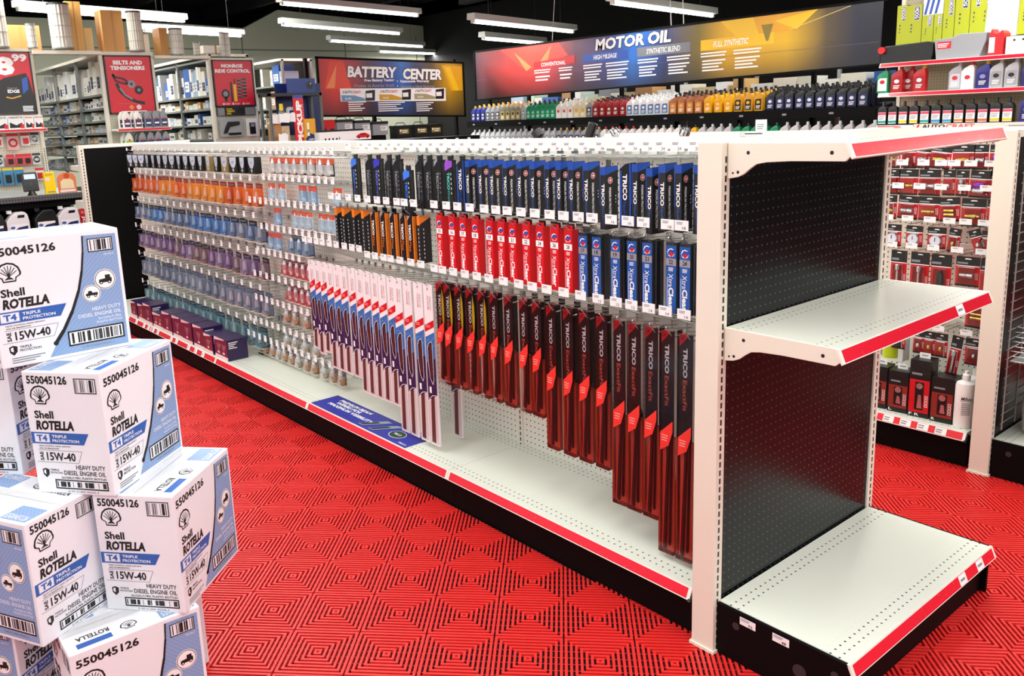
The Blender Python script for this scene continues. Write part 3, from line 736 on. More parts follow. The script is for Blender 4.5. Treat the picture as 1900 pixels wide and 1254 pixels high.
# long clamshell packs on the lower hook row
red_film = mat('red_film', '#ea5a44', .2, alpha=.75, spec=.6)
red_card = mat('red_card', '#ec3a30', .3)
brown = mat('rubber_dark', '#401a1e', .4)
def exact(L, n, crescent):
    k = Kit('wiper_clamshell', 'wiper blade'); w, d = 1.9, .95; hc = min(13.5, L * .5)
    mb = MB(); mb.box(-w / 2 - .2, -.05, -L, w / 2 + .2, d, .35, pale_clear); k.add('clear_shell', mb)
    mb = MB(); mb.box(-w / 2, .12, -hc, w / 2, .22, 0, onyx_m); mb.box(-w / 2, .5, -L + .3, w / 2, .6, -hc, red_film)
    pb = PB(mb, (-w / 2, .12, -hc), (1, 0, 0), (0, 0, 1), .015)
    pb.poly([(0, hc - 1.6), (1.5, hc), (0, hc)], red, 1)
    if n: pb.text(n, .1, hc - .75, .7, hc - .2, ink, 2, .01)
    pb.text('TRICO', .55, hc - 5.4, 1.2, hc - 1.7, inkw, 2, .04, rot=-90); pb.text('ExactFit', .55, hc - 9.6, 1.15, hc - 5.7, mat('copper_print', '#f07060', .35), 2, .01, rot=-90)
    if crescent: pb.poly([(1.55, hc - .8), (1.9, hc - 2.4), (1.95, hc - 4.5), (1.85, hc - 6.5), (1.6, hc - 7.6), (1.35, hc - 5), (1.35, hc - 3)], yellow, 1)
    k.add('card', mb)
    mb = MB(); pb = PB(mb, (-w / 2, -.05, -hc - 2.6), (1, 0, 0), (0, 0, 1), .015)
    pb.poly([(0, .6), (1.3, 1.5), (1.9, 3.4), (1.9, 4.8), (0, 3.0)], red_card, 1); pb.lines(.25, 1.9, 1.2, 2.9, 3, mat('pink_print', '#f59a94', .4), 2, .2); k.add('diagonal_label', mb)
    mb = MB(); mb.prism([(-.55, -L + .8), (-.2, -L + .5), (.25, -hc - 1), (.2, -hc + .5), (-.2, -hc + .4), (-.1, -hc - 2.5)], 'y', .1, .45, brown)
    mb.prism([(.3, -L + 1.5), (.5, -L + 1.2), (.7, -hc), (.55, -hc)], 'y', .1, .4, blackm); mb.prism([(-.8, -L + .6), (-.62, -L + .6), (.1, -hc - 2), (-.1, -hc - 1)], 'y', .15, .4, red_card)
    k.add('wiper_blade', mb); return k
ex = [-57.2, -55.0, -52.2, -49.3, -46.4, -43.6, -40.3, -37.0, -34.2, -31.3, -28.0, -24.9, -21.8, -18.8, -16.3, -13.6, -11.1, -8.4]
exl = [16.9] * 9 + [21.1] * 4 + [25.3] * 3 + [29.3] * 2
exn = [None] * 5 + ['13', '14', '15', '16', '17', '18', '19', '20', '21', '22', '24', '26', '28']
for i, (x, L, n) in enumerate(zip(ex, exl, exn)):
    lb = 'clear red and black wiper blade clamshell with yellow crescent' if i < 5 else 'red and black wiper blade clamshell printed with size %s' % NW[n]
    exact(L, n, i < 5).place((x + 1.05, 3.3, 36.65), random.uniform(-.05, .05), lb, 'red and black clamshell wipers')
    hook(x + 1.6, 14.28, 34.2, 2.4, 37.4, 39.4, 'wire peg hook with price tag above the red and black clamshells', 'hooks of the lower row', {17: '14', 16: '14', 15: '14', 14: '12', 13: '12', 12: '12'}.get(i))
pinkish = mat('pale_clear_pink', '#e4d0d2', .3, alpha=.8)
bosch_w = mat('white_card', '#f4eef0', .45)
marble = mat('blue_marble', '#2470b8', .3)
indigo = mat('indigo_print', '#1c1d4c', .35)
def icon(L, vis):
    k = Kit('wiper_card', 'wiper blade'); w = 2.45; z1 = -(4.6 + (L - 18.5) * .22); zw = -(L * .52)
    mb = MB(); mb.box(-w / 2, 0, -L, w / 2, .35, 0, bosch_w); k.add('white_sleeve', mb)
    mb = MB(); pb = PB(mb, (-w / 2, 0, 0), (1, 0, 0), (0, 0, 1), .015)
    pb.text('BOSCH', .95, -4.2, 1.25, -1.9, red, 2, .02, rot=90); pb.text('ICON', 1.45, -4.2, 1.95, -2.0, inkg, 2, .0, rot=90); pb.text('%d' % round(L), .9, -.9, 1.4, -.5, inkg, 2); k.add('brand_print', mb)
    mb = MB(); pb = PB(mb, (-w / 2, 0, 0), (1, 0, 0), (0, 0, 1), .015)
    pb.poly([(0, z1 - 1.5), (w, z1 - .3), (w, z1 + .9), (0, z1 - .3)], red, 2); pb.lines(.2, z1 - .7, 1.5, z1 - .1, 2, mat('pink_print', '#f59a94', .4), 3)
    pb.poly([(0, zw - 1), (w, zw - 2.4), (w, z1 - 1.2), (0, z1 - 2.4)], marble, 1); pb.poly([(0, zw - 5.6), (w, zw - 4.4), (w, zw + 2.2), (0, zw + 1)], indigo, 2)
    for a in (1.6, 2.8): pb.stroke([(.1, z1 - a - 1.5), (.9, z1 - a - 1), (1.5, z1 - a - 1.4), (2.3, z1 - a - .5)], .05, mat('pale_vein', '#8fc0e8', .4), 3)
    win = [(.5, z1 - 4.0), (.9, z1 - 3.3), (1.5, z1 - 3.0), (1.75, z1 - 3.3), (1.8, zw - 1.8), (1.5, zw - 2.6), (.8, zw - 1.5), (.5, zw + 1.2)]
    pb.poly(win, blackm, 3); pb.stroke(win + win[:1], .09, inkw, 4); pb.rect(.45, zw - 4.2, 1.0, zw - 3.1, inkw, 4)
    pb.stroke([(.2, zw - 5.4), (1.2, zw - 4.6), (2.35, zw - 4.4)], .09, inkw, 4); pb.poly([(.85, zw - 1), (1.5, zw - 1.4), (1.55, z1 - 3.6), (1.3, z1 - 3.3), (.9, z1 - 4.3)], mat('blade_maroon', '#4a2226', .35), 4)
    k.add('sleeve_print', mb)
    mb = MB(); pb = PB(mb, (-w / 2, 0, 0), (1, 0, 0), (0, 0, 1), .015); pb.poly([(0.1, -L + .2), (w - .1, -L + .2), (w - .1, zw - 4.6), (.1, zw - 5.8)], pinkish, 1); k.add('lower_window', mb)
    mb = MB(); mb.prism([(-.62, -L + .6), (.2, -L + .5), (.42, zw - 4.7), (-.36, zw - 5.2)], 'y', -.16, .0, mat('blade_brown', '#5a2f2a', .4))
    k.add('wiper_blade', mb); return k
bx = [-100.9, -98.6, -96.0, -93.6, -90.8, -88.2, -85.2, -82.5, -80.0, -77.3, -74.7, -71.9, -69.7, -66.8, -63.6, -60.7]
bl = [18.6, 19.4, 18.7, 21, 21.5, 21.3, 21.6, 24, 23.2, 24, 24.2, 24.2, 28.3, 28.5, 28.4, 28.3]
IK = {}
for i, (x, L) in enumerate(zip(bx, bl)):
    q = [18.6, 19.4, 21.4, 23.9, 28.3][0 if L < 19 else 1 if L < 20 else 2 if L < 22 else 3 if L < 25 else 4]
    if q not in IK: IK[q] = icon(q, 0)
    IK[q].place((x + 1.25, 3.4, 36.0), random.uniform(-.04, .04), 'white sleeved wiper blade with blue panel and red stripe, %s length' % {18.6: 'shortest', 19.4: 'short', 21.4: 'middle', 23.9: 'long', 28.3: 'longest'}[q], 'white sleeved wipers')
    hook(x + 1.2, 14.28, 34.2, 2.6, 36.6, 39.6 if x > -80 else 40.4, 'wire peg hook with price tag above the white sleeved wipers', 'hooks of the lower row')
IK[28.3].place((-60.5, 9.2, 35.6), .05, 'white sleeved wiper blade hanging behind the longest ones', 'white sleeved wipers')

# ---------------------------------------------------------------- bulb packs
def clamp(c, a): return mat('bubble_' + c.lstrip('#'), c, .12, alpha=a, spec=.9)
lamp_glass = mat('bulb_glass', '#e9edf2', .1, spec=.9)
def bulb_pack(cardc, bub, header, w=3.7, h=5.0, strip='#f0d9c8', inner='#2a2a2c', deep=1.5):
    k = Kit('bulb_blister_pack', 'bulb pack')
    cm = mat('card_' + cardc.lstrip('#'), cardc, .35); hm = mat('card_' + header.lstrip('#'), header, .35)
    mb = MB(); mb.box(-w / 2, deep - .1, -h, w / 2, deep, 0, cm); pb = PB(mb, (-w / 2, deep - .1, -h), (1, 0, 0), (0, 0, 1), .015)
    pb.rect(0, h - 1.1, w, h, hm, 1); pb.lines(.4, h - .9, w - .6, h - .4, 2, inkg, 2); k.add('backing_card', mb)
    mb = MB(); mb.prism([(-w / 2 + .2, -h + .4), (w / 2 - .2, -h + .4), (w / 2 - .3, -1.2), (-w / 2 + .3, -1.2)], 'y', .1, deep - .12, clamp(bub, .5)); mb.prism([(-w / 2 + .5, -h + .2), (w / 2 - .5, -h + .2), (w / 2 - .8, -h + 1.2), (-w / 2 + .8, -h + 1.2)], 'y', -.25, .1, clamp(bub, .5)); k.add('clear_bubble', mb, None, .12)
    mb = MB(); mb.lathe([(.45, -h + .9), (.55, -h + 1.3), (.5, -h + 1.9), (.42, -h + 2.6), (.2, -h + 3.4)], lamp_glass, 10, (-.4, .7, 0)); mb.lathe([(.75, -h + .5), (.8, -h + 1.2)], mat('bulb_base_' + inner.lstrip('#'), inner, .4), 10, (.5, .65, 0)); k.add('bulb', mb, None, 0, True)
    mb = MB(); mb.box(-w / 2 + .1, -.1, -h - .15, w / 2 - .1, deep - .2, -h, mat('strip_' + strip.lstrip('#'), strip, .5)); k.add('bottom_strip', mb)
    return k
def head_pack(wide, tan=False):
    w = 4.2 if wide else 3.0; k = Kit('headlight_bulb_pack', 'bulb pack')
    base = mat('pack_tan', '#8d7c4e', .35) if tan else onyx_m
    mb = MB(); mb.box(-w / 2, 0, -3.9, w / 2, 1.6, 0, base); k.add('pack_box', mb)
    mb = MB(); pb = PB(mb, (-w / 2, 0, -3.9), (1, 0, 0), (0, 0, 1), .02)
    a = mat('silver_window', '#c9d0dc', .25)
    pb.poly([(.35, 3.75), (w - .35, 3.75), (w - .45, 2.4), (w * .68, 1.3), (w * .32, 1.3), (.45, 2.4)], a, 1); pb.poly([(w * .3, 2.2), (w * .62, 2.4), (w * .66, 2.9), (w * .34, 2.7)], mat('pale_blue_print', '#7fa6cf', .3), 2)
    for i in range(6):
        t = i * math.pi / 3; pb.stroke([(w / 2, .75), (w / 2 + .55 * math.cos(t), .75 + .55 * math.sin(t))], .12, inkw, 2)
    k.add('front_print', mb); return k
HP = [head_pack(0), head_pack(1), head_pack(0, True), head_pack(1, True)]
NB = 18
xs = [-220.5 + (220.5 - 132.5) * i / (NB - 1) for i in range(NB)]
for i, x in enumerate(xs):
    v = [0, 0, 0, 0, 0, 0, 1, 1, 0, 1, 1, 0, 2, 0, 3, 1, 0, 1][i]
    if i < 3: v = 0
    HP[v].place((x, 7.5, 56.1), .5 if i < 3 else random.uniform(-.05, .05), ['narrow black headlight bulb pack with pale window', 'wide black headlight bulb pack with pale window', 'narrow tan headlight bulb pack', 'wide tan headlight bulb pack'][v] + ' on the top row', 'headlight bulb packs')
    hook(x, 15.9, 56.3, 7.0, 56.6, 57.7, 'wire peg hook over the headlight bulb packs', 'hooks over the bulb rows', None, 1.2, .9)
ROWS = [(51.3, 49.8, 'orange', [bulb_pack('#e8641c', '#f07a30', '#8a2412', 4.2, 5.3), bulb_pack('#f08a1e', '#f5a040', '#8a2412', 4.4, 5.3), bulb_pack('#c8441c', '#e06030', '#7a2014', 4.0, 5.3, inner='#3a1a14')]),
        (42.7, 40.9, 'blue', [bulb_pack('#2c3f66', '#6f86ac', '#17181c', 4.0, 4.7), bulb_pack('#1f5cae', '#5f93d0', '#17181c', 4.2, 4.7), bulb_pack('#3a4560', '#8f9ab0', '#141518', 4.0, 4.7)]),
        (34.2, 32.2, 'purple', [bulb_pack('#4a2a60', '#8a6a9c', '#241430', 4.0, 5.0, '#e8c0b0'), bulb_pack('#6a4a78', '#a48fb0', '#241430', 4.2, 5.0, '#e8c0b0'), bulb_pack('#57383f', '#94787e', '#20141c', 4.0, 5.0, '#e8c0b0')]),
        (25.4, 23.6, 'slate grey', [bulb_pack('#5a6a82', '#8f9db0', '#4a5a70', 4.2, 5.4), bulb_pack('#46566e', '#7f8fa6', '#33405a', 4.4, 5.4), bulb_pack('#6a7690', '#9aa6ba', '#4a5a70', 4.2, 5.4)]),
        (16.3, 14.3, 'teal', [bulb_pack('#3d6674', '#7fa3ae', '#2a4450', 4.2, 5.0, '#c8c4b0'), bulb_pack('#2f5566', '#6f96a4', '#20343c', 4.4, 5.0, '#c8c4b0'), bulb_pack('#4c6a72', '#8aa6ac', '#2a4450', 4.2, 5.0, '#c8c4b0')])]
for zl, zt, cn, ks in ROWS:
    for i, x in enumerate(xs):
        if cn == 'teal' and i > 16: continue
        v = random.choice((0, 0, 1, 2)) if not (cn in ('orange', 'blue') and 8 < i < 14) else 1
        ks[v].place((x - .3, 7.6, zt + random.uniform(-.15, .15)), random.uniform(-.12, .12), ['%s bulb blister pack with clear bubble', 'brighter %s bulb blister pack with clear bubble', 'greyer %s bulb blister pack with clear bubble'][v] % cn + ' in the long bulb rows', '%s bulb packs' % cn)
        hook(x, 15.9, zt + .3, 7.0, zt + .4, zl, 'wire peg hook with price tag above the %s bulb packs' % cn, 'hooks over the bulb rows', None, 1.2, 1.4)
# middle bay with sparse rows of small packs
K_led = bulb_pack('#cfdbe4', '#bcd0de', '#ee5a22', 3.3, 3.9, '#f6e2d8', '#d8dce0', .6)
K_ledd = bulb_pack('#1c1a1c', '#d8d4d0', '#ee5a22', 3.3, 3.6, '#f2c8b4', '#f0f0f0', .8)
K_ledb = bulb_pack('#6fa0c8', '#a8c4da', '#ee4a22', 3.6, 3.9, '#f4ddd4', '#eef2f6', .5)
K_blue2 = bulb_pack('#3a557c', '#8ea6c4', '#202838', 3.4, 4.0, '#f0d8cc')
K_redb = bulb_pack('#a01a28', '#c85058', '#7c1420', 3.0, 3.6, '#f4ccc0', '#e8d8d4', 1.2)
K_brn = bulb_pack('#8a6a58', '#c8b4a4', '#5a4a40', 2.8, 3.2, '#e0d0c0', '#b07848', 1.0)
K_clr = bulb_pack('#a8b0a8', '#d8dcd8', '#6a706a', 2.8, 3.2, '#e0d8c8', '#a08868', 1.0)
MID = [(57.6, -131, -95, 13, [(x, K_ledd, 'black faced LED bulb card with orange top') for x in (-125.5, -122, -118.5, -115, -111.5, -107.5, -103.5, -100)]),
       (51.8, -126.5, -95.4, 12, [(x, K_led, 'pale LED bulb card with orange top, second row') for x in (-127, -122)] + [(x, K_ledb, 'pale blue LED bulb card with orange top, second row') for x in (-112, -107.5)] + [(x, K_led, 'pale LED bulb card with orange top, second row') for x in (-97.2,)]),
       (46.2, -135, -98.2, 14, [(-125, K_ledb, 'pale blue LED bulb card with orange top, third row')] + [(x, K_led, 'pale LED bulb card with orange top, third row') for x in (-116.5, -113.5, -110.5, -104.5, -101.5, -98.5)]),
       (40.3, -130, -98.4, 12, [(x, K_ledb, 'pale blue LED bulb card with orange top, fourth row') for x in (-130, -126)] + [(x, K_blue2, 'dark blue bulb blister on the fourth row') for x in (-119.5, -116, -112.5)]),
       (34.4, -133, -112.5, 8, [(x, K_redb, 'red bulb blister on the fifth row') for x in (-124, -121, -118, -115.2, -112.4)]),
       (28.5, -136, -110.4, 9, [(x, K_redb, 'red bulb blister on the sixth row') for x in (-122.5, -119.5, -116.5, -113.5, -110.5)]),
       (22.6, -136.5, -110.6, 10, [(x, K_brn, 'brown miniature bulb blister on the seventh row') for x in (-125, -121, -115.5, -111)]),
       (16.7, -141, -110.7, 11, [(x, K_clr, 'clear miniature bulb blister on the eighth row') for x in (-126, -122, -117, -112)]),
       (12.5, -143, -102.4, 14, [(x, K_brn if i % 3 else K_clr, 'brown miniature bulb blister on the bottom row' if i % 3 else 'clear miniature bulb blister on the bottom row') for i, x in enumerate((-141, -138, -134.5, -131, -128, -124.5, -121, -117, -113.5, -109, -105, -101.5))])]
for r, (z, a, b, n, items) in enumerate(MID):
    for i in range(n):
        hook(a + (b - a) * i / (n - 1), 15.9, z - 1.6, 7.6, z - 1.4, z, 'peg hook with price tag in the sparse middle bay, %s row down' % ('first', 'second', 'third', 'fourth', 'fifth', 'sixth', 'seventh', 'eighth', 'lowest')[r], 'hooks of the middle bay', None, 1.3, 1.5)
    for x, k, lb in items: k.place((x, 9.0, z - 1.7), random.uniform(-.06, .06), lb, 'bulb cards of the middle bay')

# purple headlight boxes on the base deck
purple = mat('dark_purple', '#2b1a4a', .3); plum = mat('plum_print', '#6a2440', .35); pinkw = mat('pink_white', '#f2d5d6', .4)
def lamp_box(w, h, red_face):
    k = Kit('headlight_box', 'box')
    mb = MB(); mb.box(0, 0, 0, w, 5.3, h, purple); k.add('carton', mb, None, .05)
    mb = MB(); pb = PB(mb, (0, 0, 0), (1, 0, 0), (0, 0, 1), .02)
    pb.rect(.15, .9, w - .1, h - .15, plum if not red_face else mat('maroon_print', '#7a2a38', .35), 1); pb.poly([(.1, h - .9), (w * .8, h - .3), (w * .8, h - .05), (.1, h - .05)], pinkw, 2); pb.rect(.1, .05, w - .1, .85, pinkw, 1)
    for c in ((.5,) if w < 8 else (.32, .7)):
        pb.disc(w * c, 1.55, w * .1, pinkw, 3, 10, .3)
        for d in (-.9, -.4, 0, .4, .9): pb.poly([(w * c, 1.6), (w * c + d * 1.4, h * .72), (w * c + d * 1.4 + .22, h * .7)], mat('pink_ray', '#c98a9a', .35), 2)
    k.add('front_print', mb)
    mb = MB(); pb = PB(mb, (w, 0, 0), (0, 1, 0), (0, 0, 1), .02); pb.lines(.4, h * .55, 2.8, h * .9, 4, inkw, 1, .5); k.add('side_print', mb)
    return k
LB = [lamp_box(5.6, 5.0, True), lamp_box(7.4, 6.0, False), lamp_box(8.4, 4.4, True), lamp_box(8.0, 5.3, False)]
spots = [(-215.5, 0), (-209.3, 0), (-203.4, 1), (-195.8, 2), (-187.0, 1), (-179.4, 1), (-171.8, 1), (-163.9, 1), (-156.2, 0), (-149.6, 3)]
for i, (x, v) in enumerate(spots):
    LB[v].place((x, .7 + (.15 if i % 2 else 0), 6.52), 0, ['small purple headlight bulb box with reddish lamp picture', 'purple headlight bulb box with ray picture', 'low wide purple bulb box with twin lamp picture', 'purple headlight box with plain side at the row end'][v] + ' on the base deck', 'purple bulb boxes on the base deck')
tb = Kit('headlight_box', 'box'); mb = MB(); mb.box(0, 0, 0, 2.2, 2.2, 4.0, onyx_m); pb = PB(mb, (0, 0, 0), (1, 0, 0), (0, 0, 1)); pb.rect(.2, 3.3, 2, 3.7, dark); tb.add('carton', mb)
tb.place((-157, 8.5, 6.52), 0, 'small plain black box standing behind the purple boxes')
tb.place((-143, 9.5, 6.52), 0, 'small plain black box under the last teal bulb packs')

# printed blue sign lying on the base deck
sb = mat('royal_blue', '#1226a0', .3)
t = thing('shelf_sign', 'blue printed wiper sign lying flat on the base deck', 'sign', None, (-98.6, .35, 6.53))
mb = MB(); mb.box(0, 0, 0, 34, 6.4, .08, sb); part(t, 'sign_board', mb)
mb = MB(); pb = PB(mb, (0, 0, .08), (1, 0, 0), (0, 1, 0), .02)
for s_, a, b, y in (('PREMIUM BEAM', 3.5, 15.2, 4.6), ('WIPERS FOR', 4.0, 13.2, 3.4), ('MAXIMUM VISIBILITY', 3.0, 19.4, 2.1)): pb.text(s_, a, y, b, y + .95, inkw, 2, .03, .15)
for a in (17.5, 21): pb.poly([(a, .6), (a + 1.6, .6), (a + 5.0, 5.2), (a + 3.4, 5.2)], mat('slate_print', '#8fa6a8', .4), 2); pb.poly([(a + .3, .8), (a + 1.3, .8), (a + 3.4, 3.6), (a + 2.4, 3.6)], ink, 3)
pb.disc(28, 2.6, 2.1, inkw, 2, 20, 1.5); pb.disc(28, 2.6, 1.95, mat('dark_green', '#123c30', .4), 3, 20, 1.38); pb.text('TRICO', 26.9, 2.3, 29.1, 2.9, inkw, 4); pb.text('TRICO', 31, .4, 33.5, .9, inkw, 2)
part(t, 'sign_print', mb)

# sockets and cards standing above the gondola top rail, on the other side
def socket(loc, tilt, m, r, L, label):
    mb = MB(); mb.lathe([(r * .55, -3.2), (r * .55, 0), (r, .4), (r, L), (r * .72, L), (r * .7, L - .4)], m, 12)
    for j in range(6):
        a = j * math.pi / 3; mb.box(r * .96 * math.cos(a) - .06, r * .96 * math.sin(a) - .06, .5, r * .96 * math.cos(a) + .06, r * .96 * math.sin(a) + .06, L * .9, dark)
    single('drive_socket', mb, label, 'socket', 'sockets above the top rail', loc, tilt, smooth=True)
socket((-52.6, 23.6, 58.9), (.2, -.55, 0), blackm, .95, 1.6, 'black impact socket tilted back above the top rail')
socket((-41.6, 23.6, 58.9), (-.1, .35, 0), blackm, .75, 2.4, 'tall black deep socket leaning above the top rail')
socket((-35.6, 23.6, 58.9), (.1, -.5, 0), chrome, .6, 1.5, 'chrome socket above the top rail between the black one and the end')
socket((-23.4, 23.6, 58.8), (.1, .5, 0), chrome, .75, 1.4, 'large chrome hex socket above the top rail nearest the end cap')
mb = MB(); mb.box(-.8, 0, -3, .8, .1, 1.9, paper); pb = PB(mb, (-.8, 0, -3), (1, 0, 0), (0, 0, 1)); pb.lines(.3, 3.6, 1.3, 4.4, 3, inkg)
single('hang_card', mb, 'blank white card poking up behind the end cap top shelf', 'card', None, (-11.3, 24, 59.1))
mb = MB(); mb.box(-1.6, 0, 0, 1.6, 1.2, .55, pale_clear); mb.tube([(-1.2, .6, .3), (1.2, .6, .3)], .12, chrome)
single('clear_tag_holder', mb, 'clear plastic tag holder lying on the gondola top rail', 'tag holder', None, (-8.2, 17, 59.12))

# ---------------------------------------------------------------- fitting cards on the second gondola
hdr = mat('black_card', '#121214', .35); redc = mat('fitting_red', '#d0141e', .35); silver = mat('silver_fitting', '#ccd0d6', .25, .9); purp = mat('anodised_purple', '#8a2fb0', .25, .8)
def fit_card(w, h, kind):
    k = Kit('fitting_card', 'fitting pack'); hh = h * .3
    mb = MB(); mb.box(-w / 2, 0, -h, w / 2, .12, 0, redc); pb = PB(mb, (-w / 2, 0, -h), (1, 0, 0), (0, 0, 1), .015)
    pb.rect(0, h - hh, w, h, hdr, 1); pb.poly([(w * .35, h - .5), (w * .65, h - .5), (w * .6, h - .3), (w * .4, h - .3)], inkw, 2); pb.rect(0, h - hh - .12, w, h - hh, inkw, 2); pb.lines(.15, h - hh * .95, w * .5, h - hh * .55, 1, inkg, 2)
    pb.rect(0, 0, w, .35, hdr, 1)
    for i in range(3): pb.frame(w * .84, h * .25 + i * .4, w * .94, h * .25 + i * .4 + .3, .06, inkw, 2)
    k.add('card', mb)
    mb = MB(); zc = -h * .62
    if kind == 'brass': mb.lathe([(.25, -w * .3), (.34, -w * .28), (.34, -w * .05), (.42, -w * .03), (.42, w * .16), (.3, w * .18), (.3, w * .3)], gold, 12, (0, -.45, zc), 'x')
    elif kind == 'steel': mb.lathe([(.22, -w * .3), (.36, -w * .25), (.36, 0), (.28, .02), (.42, w * .1), (.42, w * .28)], silver, 12, (0, -.45, zc), 'x')
    elif kind == 'pair':
        for d in (-.35, .35): mb.lathe([(.22, -w * .25), (.3, -w * .2), (.22, 0), (.3, w * .05), (.3, w * .25)], gold, 10, (0, -.4, zc + d), 'x')
    elif kind == 'gauge':
        mb.lathe([(.95, -.7), (1.0, -.1)], silver, 18, (0, 0, zc), 'y'); mb.lathe([(.82, -.74), (.82, -.7)], mat('dial', '#dfe3f2', .3), 18, (0, 0, zc), 'y'); mb.box(-.05, -.8, zc - .1, .05, -.74, zc + .6, ink)
    elif kind == 'tool': mb.lathe([(.2, -h * .9), (.2, -h * .5), (.4, -h * .48), (.4, -h * .36), (.25, -h * .34)], silver, 10, (0, -.45, 0), 'z')
    elif kind == 'black': mb.prism([(-.5, -h * .95), (.5, -h * .95), (.45, -h * .5), (.2, -h * .4), (-.3, -h * .42)], 'y', -.7, 0, blackm)
    elif kind == 'purple':
        mb.lathe([(.3, -.9), (.45, -.7), (.45, .8)], purp, 12, (0, -.5, zc + .4), 'x'); mb.lathe([(.4, -.9), (.5, -.6), (.5, .9)], silver, 12, (0, -.5, zc - .5), 'x')
    else: mb.lathe([(.3, -.35), (.35, 0), (.2, .3)], silver if kind == 'small' else gold, 10, (0, -.4, zc))
    k.add('fitting', mb, None, 0, True)
    mb = MB(); mb.prism([(-w * .4, -h * .9), (w * .4, -h * .9), (w * .36, -h * .34), (-w * .36, -h * .34)], 'y', -.95, 0, pale_clear); k.add('clear_bubble', mb); return k
FK = {}
def fcard(x, z, w, h, kind, label, tilt=0., y=79.5):
    key = (w, h, kind)
    if key not in FK: FK[key] = fit_card(w, h, kind)
    FK[key].place((x, y, z), (0, tilt, 0), label, 'red fitting cards on the second gondola')
G2R = [(50.6, [(-17.0, 2.5, 4.2, 'small', 0), (-14.3, 2.5, 4.2, 'steel', .1), (-11.4, 3.4, 4.2, 'brass', .12), (-8.0, 3.5, 4.2, 'brass', 0), (-5.3, 2.2, 4.2, 'steel', 0), (-2.5, 3, 4.2, 'purple', 0), (-20, 3, 4.2, 'brass', 0)], 51.75, (-17.6, -14.0, -11.1, -9.0, -6.4, -3.3)),
       (46.0, [(-16.8, 3.3, 4.6, 'brass', 0), (-13.2, 3.6, 4.6, 'steel', 0), (-10.0, 2.0, 4.4, 'small', 0), (-7.9, 2.0, 4.4, 'tool', 0), (-5.0, 3.2, 4.6, 'purple', .04), (-2.4, 2.4, 4.6, 'brass', 0), (-19.4, 2.2, 4.6, 'steel', 0)], 47.65, (-18.1, -14.4, -10.9, -7.1, -3.7)),
       (41.0, [(-16.5, 3.5, 4.2, 'steel', .05), (-13.0, 3.5, 4.2, 'brass', 0), (-9.7, 3.3, 4.2, 'pair', -.06), (-5.8, 3.8, 4.8, 'brass', 0), (-2.2, 3.0, 4.2, 'pair', 0), (-19.6, 2.0, 4.4, 'brass', 0)], 41.9, (-19.6, -16.1, -12.3, -9.1, -6.5, -3.6)),
       (35.9 + .0, [(-18.9, 2.8, 4.0, 'gauge', 0), (-15.2, 2.9, 3.8, 'gauge', 0), (-11.4, 3.1, 3.8, 'gauge', 0), (-8.3, 1.9, 4.2, 'bit', .1), (-5.5, 1.9, 4.2, 'small', -.35), (-2.8, 2.8, 3.9, 'bit', 0)], 37.0, (-18.6, -15.1, -11.4, -7.5, -3.6)),
       (30.6, [(-17.6, 2.8, 7.2, 'tool', 0), (-13.9, 3.2, 7.2, 'tool', 0), (-10.3, 3.4, 7.2, 'black', 0), (-6.0, 3.8, 5.2, 'steel', 0), (-2.6, 2.8, 6.8, 'bit', 0)], 32.4, ())]
KW = {'brass': 'a brass coupler', 'steel': 'a steel coupler', 'pair': 'two brass nipples', 'gauge': 'a round pressure gauge', 'tool': 'a long steel tool', 'black': 'a black tool', 'purple': 'a purple and silver filter', 'small': 'a small steel plug', 'bit': 'a small brass plug'}
for q, zz in enumerate((54.8, 50.5, 45.8, 40.5, 35.8)): G2R[q] = (zz,) + G2R[q][1:]
nm = ('top', 'second', 'third', 'gauge', 'tool')
for (z, items, zl, hooks), rn in zip(G2R, nm):
    for i, (x, w, h, kd, tl) in enumerate(items): fcard(x, z, w, h, kd, 'red and black card with %s, %s row of red cards' % (KW[kd], rn), tl)
    for x in hooks: hook(x, 87.7, zl - 1.4, 78.6, zl - 1.0, zl, 'wire peg hook with price tag among the red fitting cards', 'hooks of the second gondola', None, 2.0, 1.0)
for x in (-12.5, -9.6, -5.0): hook(x, 87.7, 21.6, 78.6, 21.9, 22.7, 'wire peg hook with price tag low on the second gondola', 'low hooks of the second gondola', None, 2.0, 1.0)
for x, w, h, kd, tl in ((-13.2, 1.9, 4.4, 'small', 0), (-11.3, 1.9, 4.4, 'bit', 0), (-9.3, 2.0, 4.4, 'bit', 0), (-6.6, 1.8, 7.4, 'tool', .12), (-3.8, 3.2, 4.8, 'small', 0), (-16.8, 2.4, 4.2, 'black', 0)):
    fcard(x, 21.6, w, h, kd, 'red and black card with %s, lowest row of red cards' % KW[kd], tl)
fcard(-4.2, 29.0, 3.6, 5.8, 'pair', 'large red card with two brass nipples under the end cap shelf', .03, 80.5)
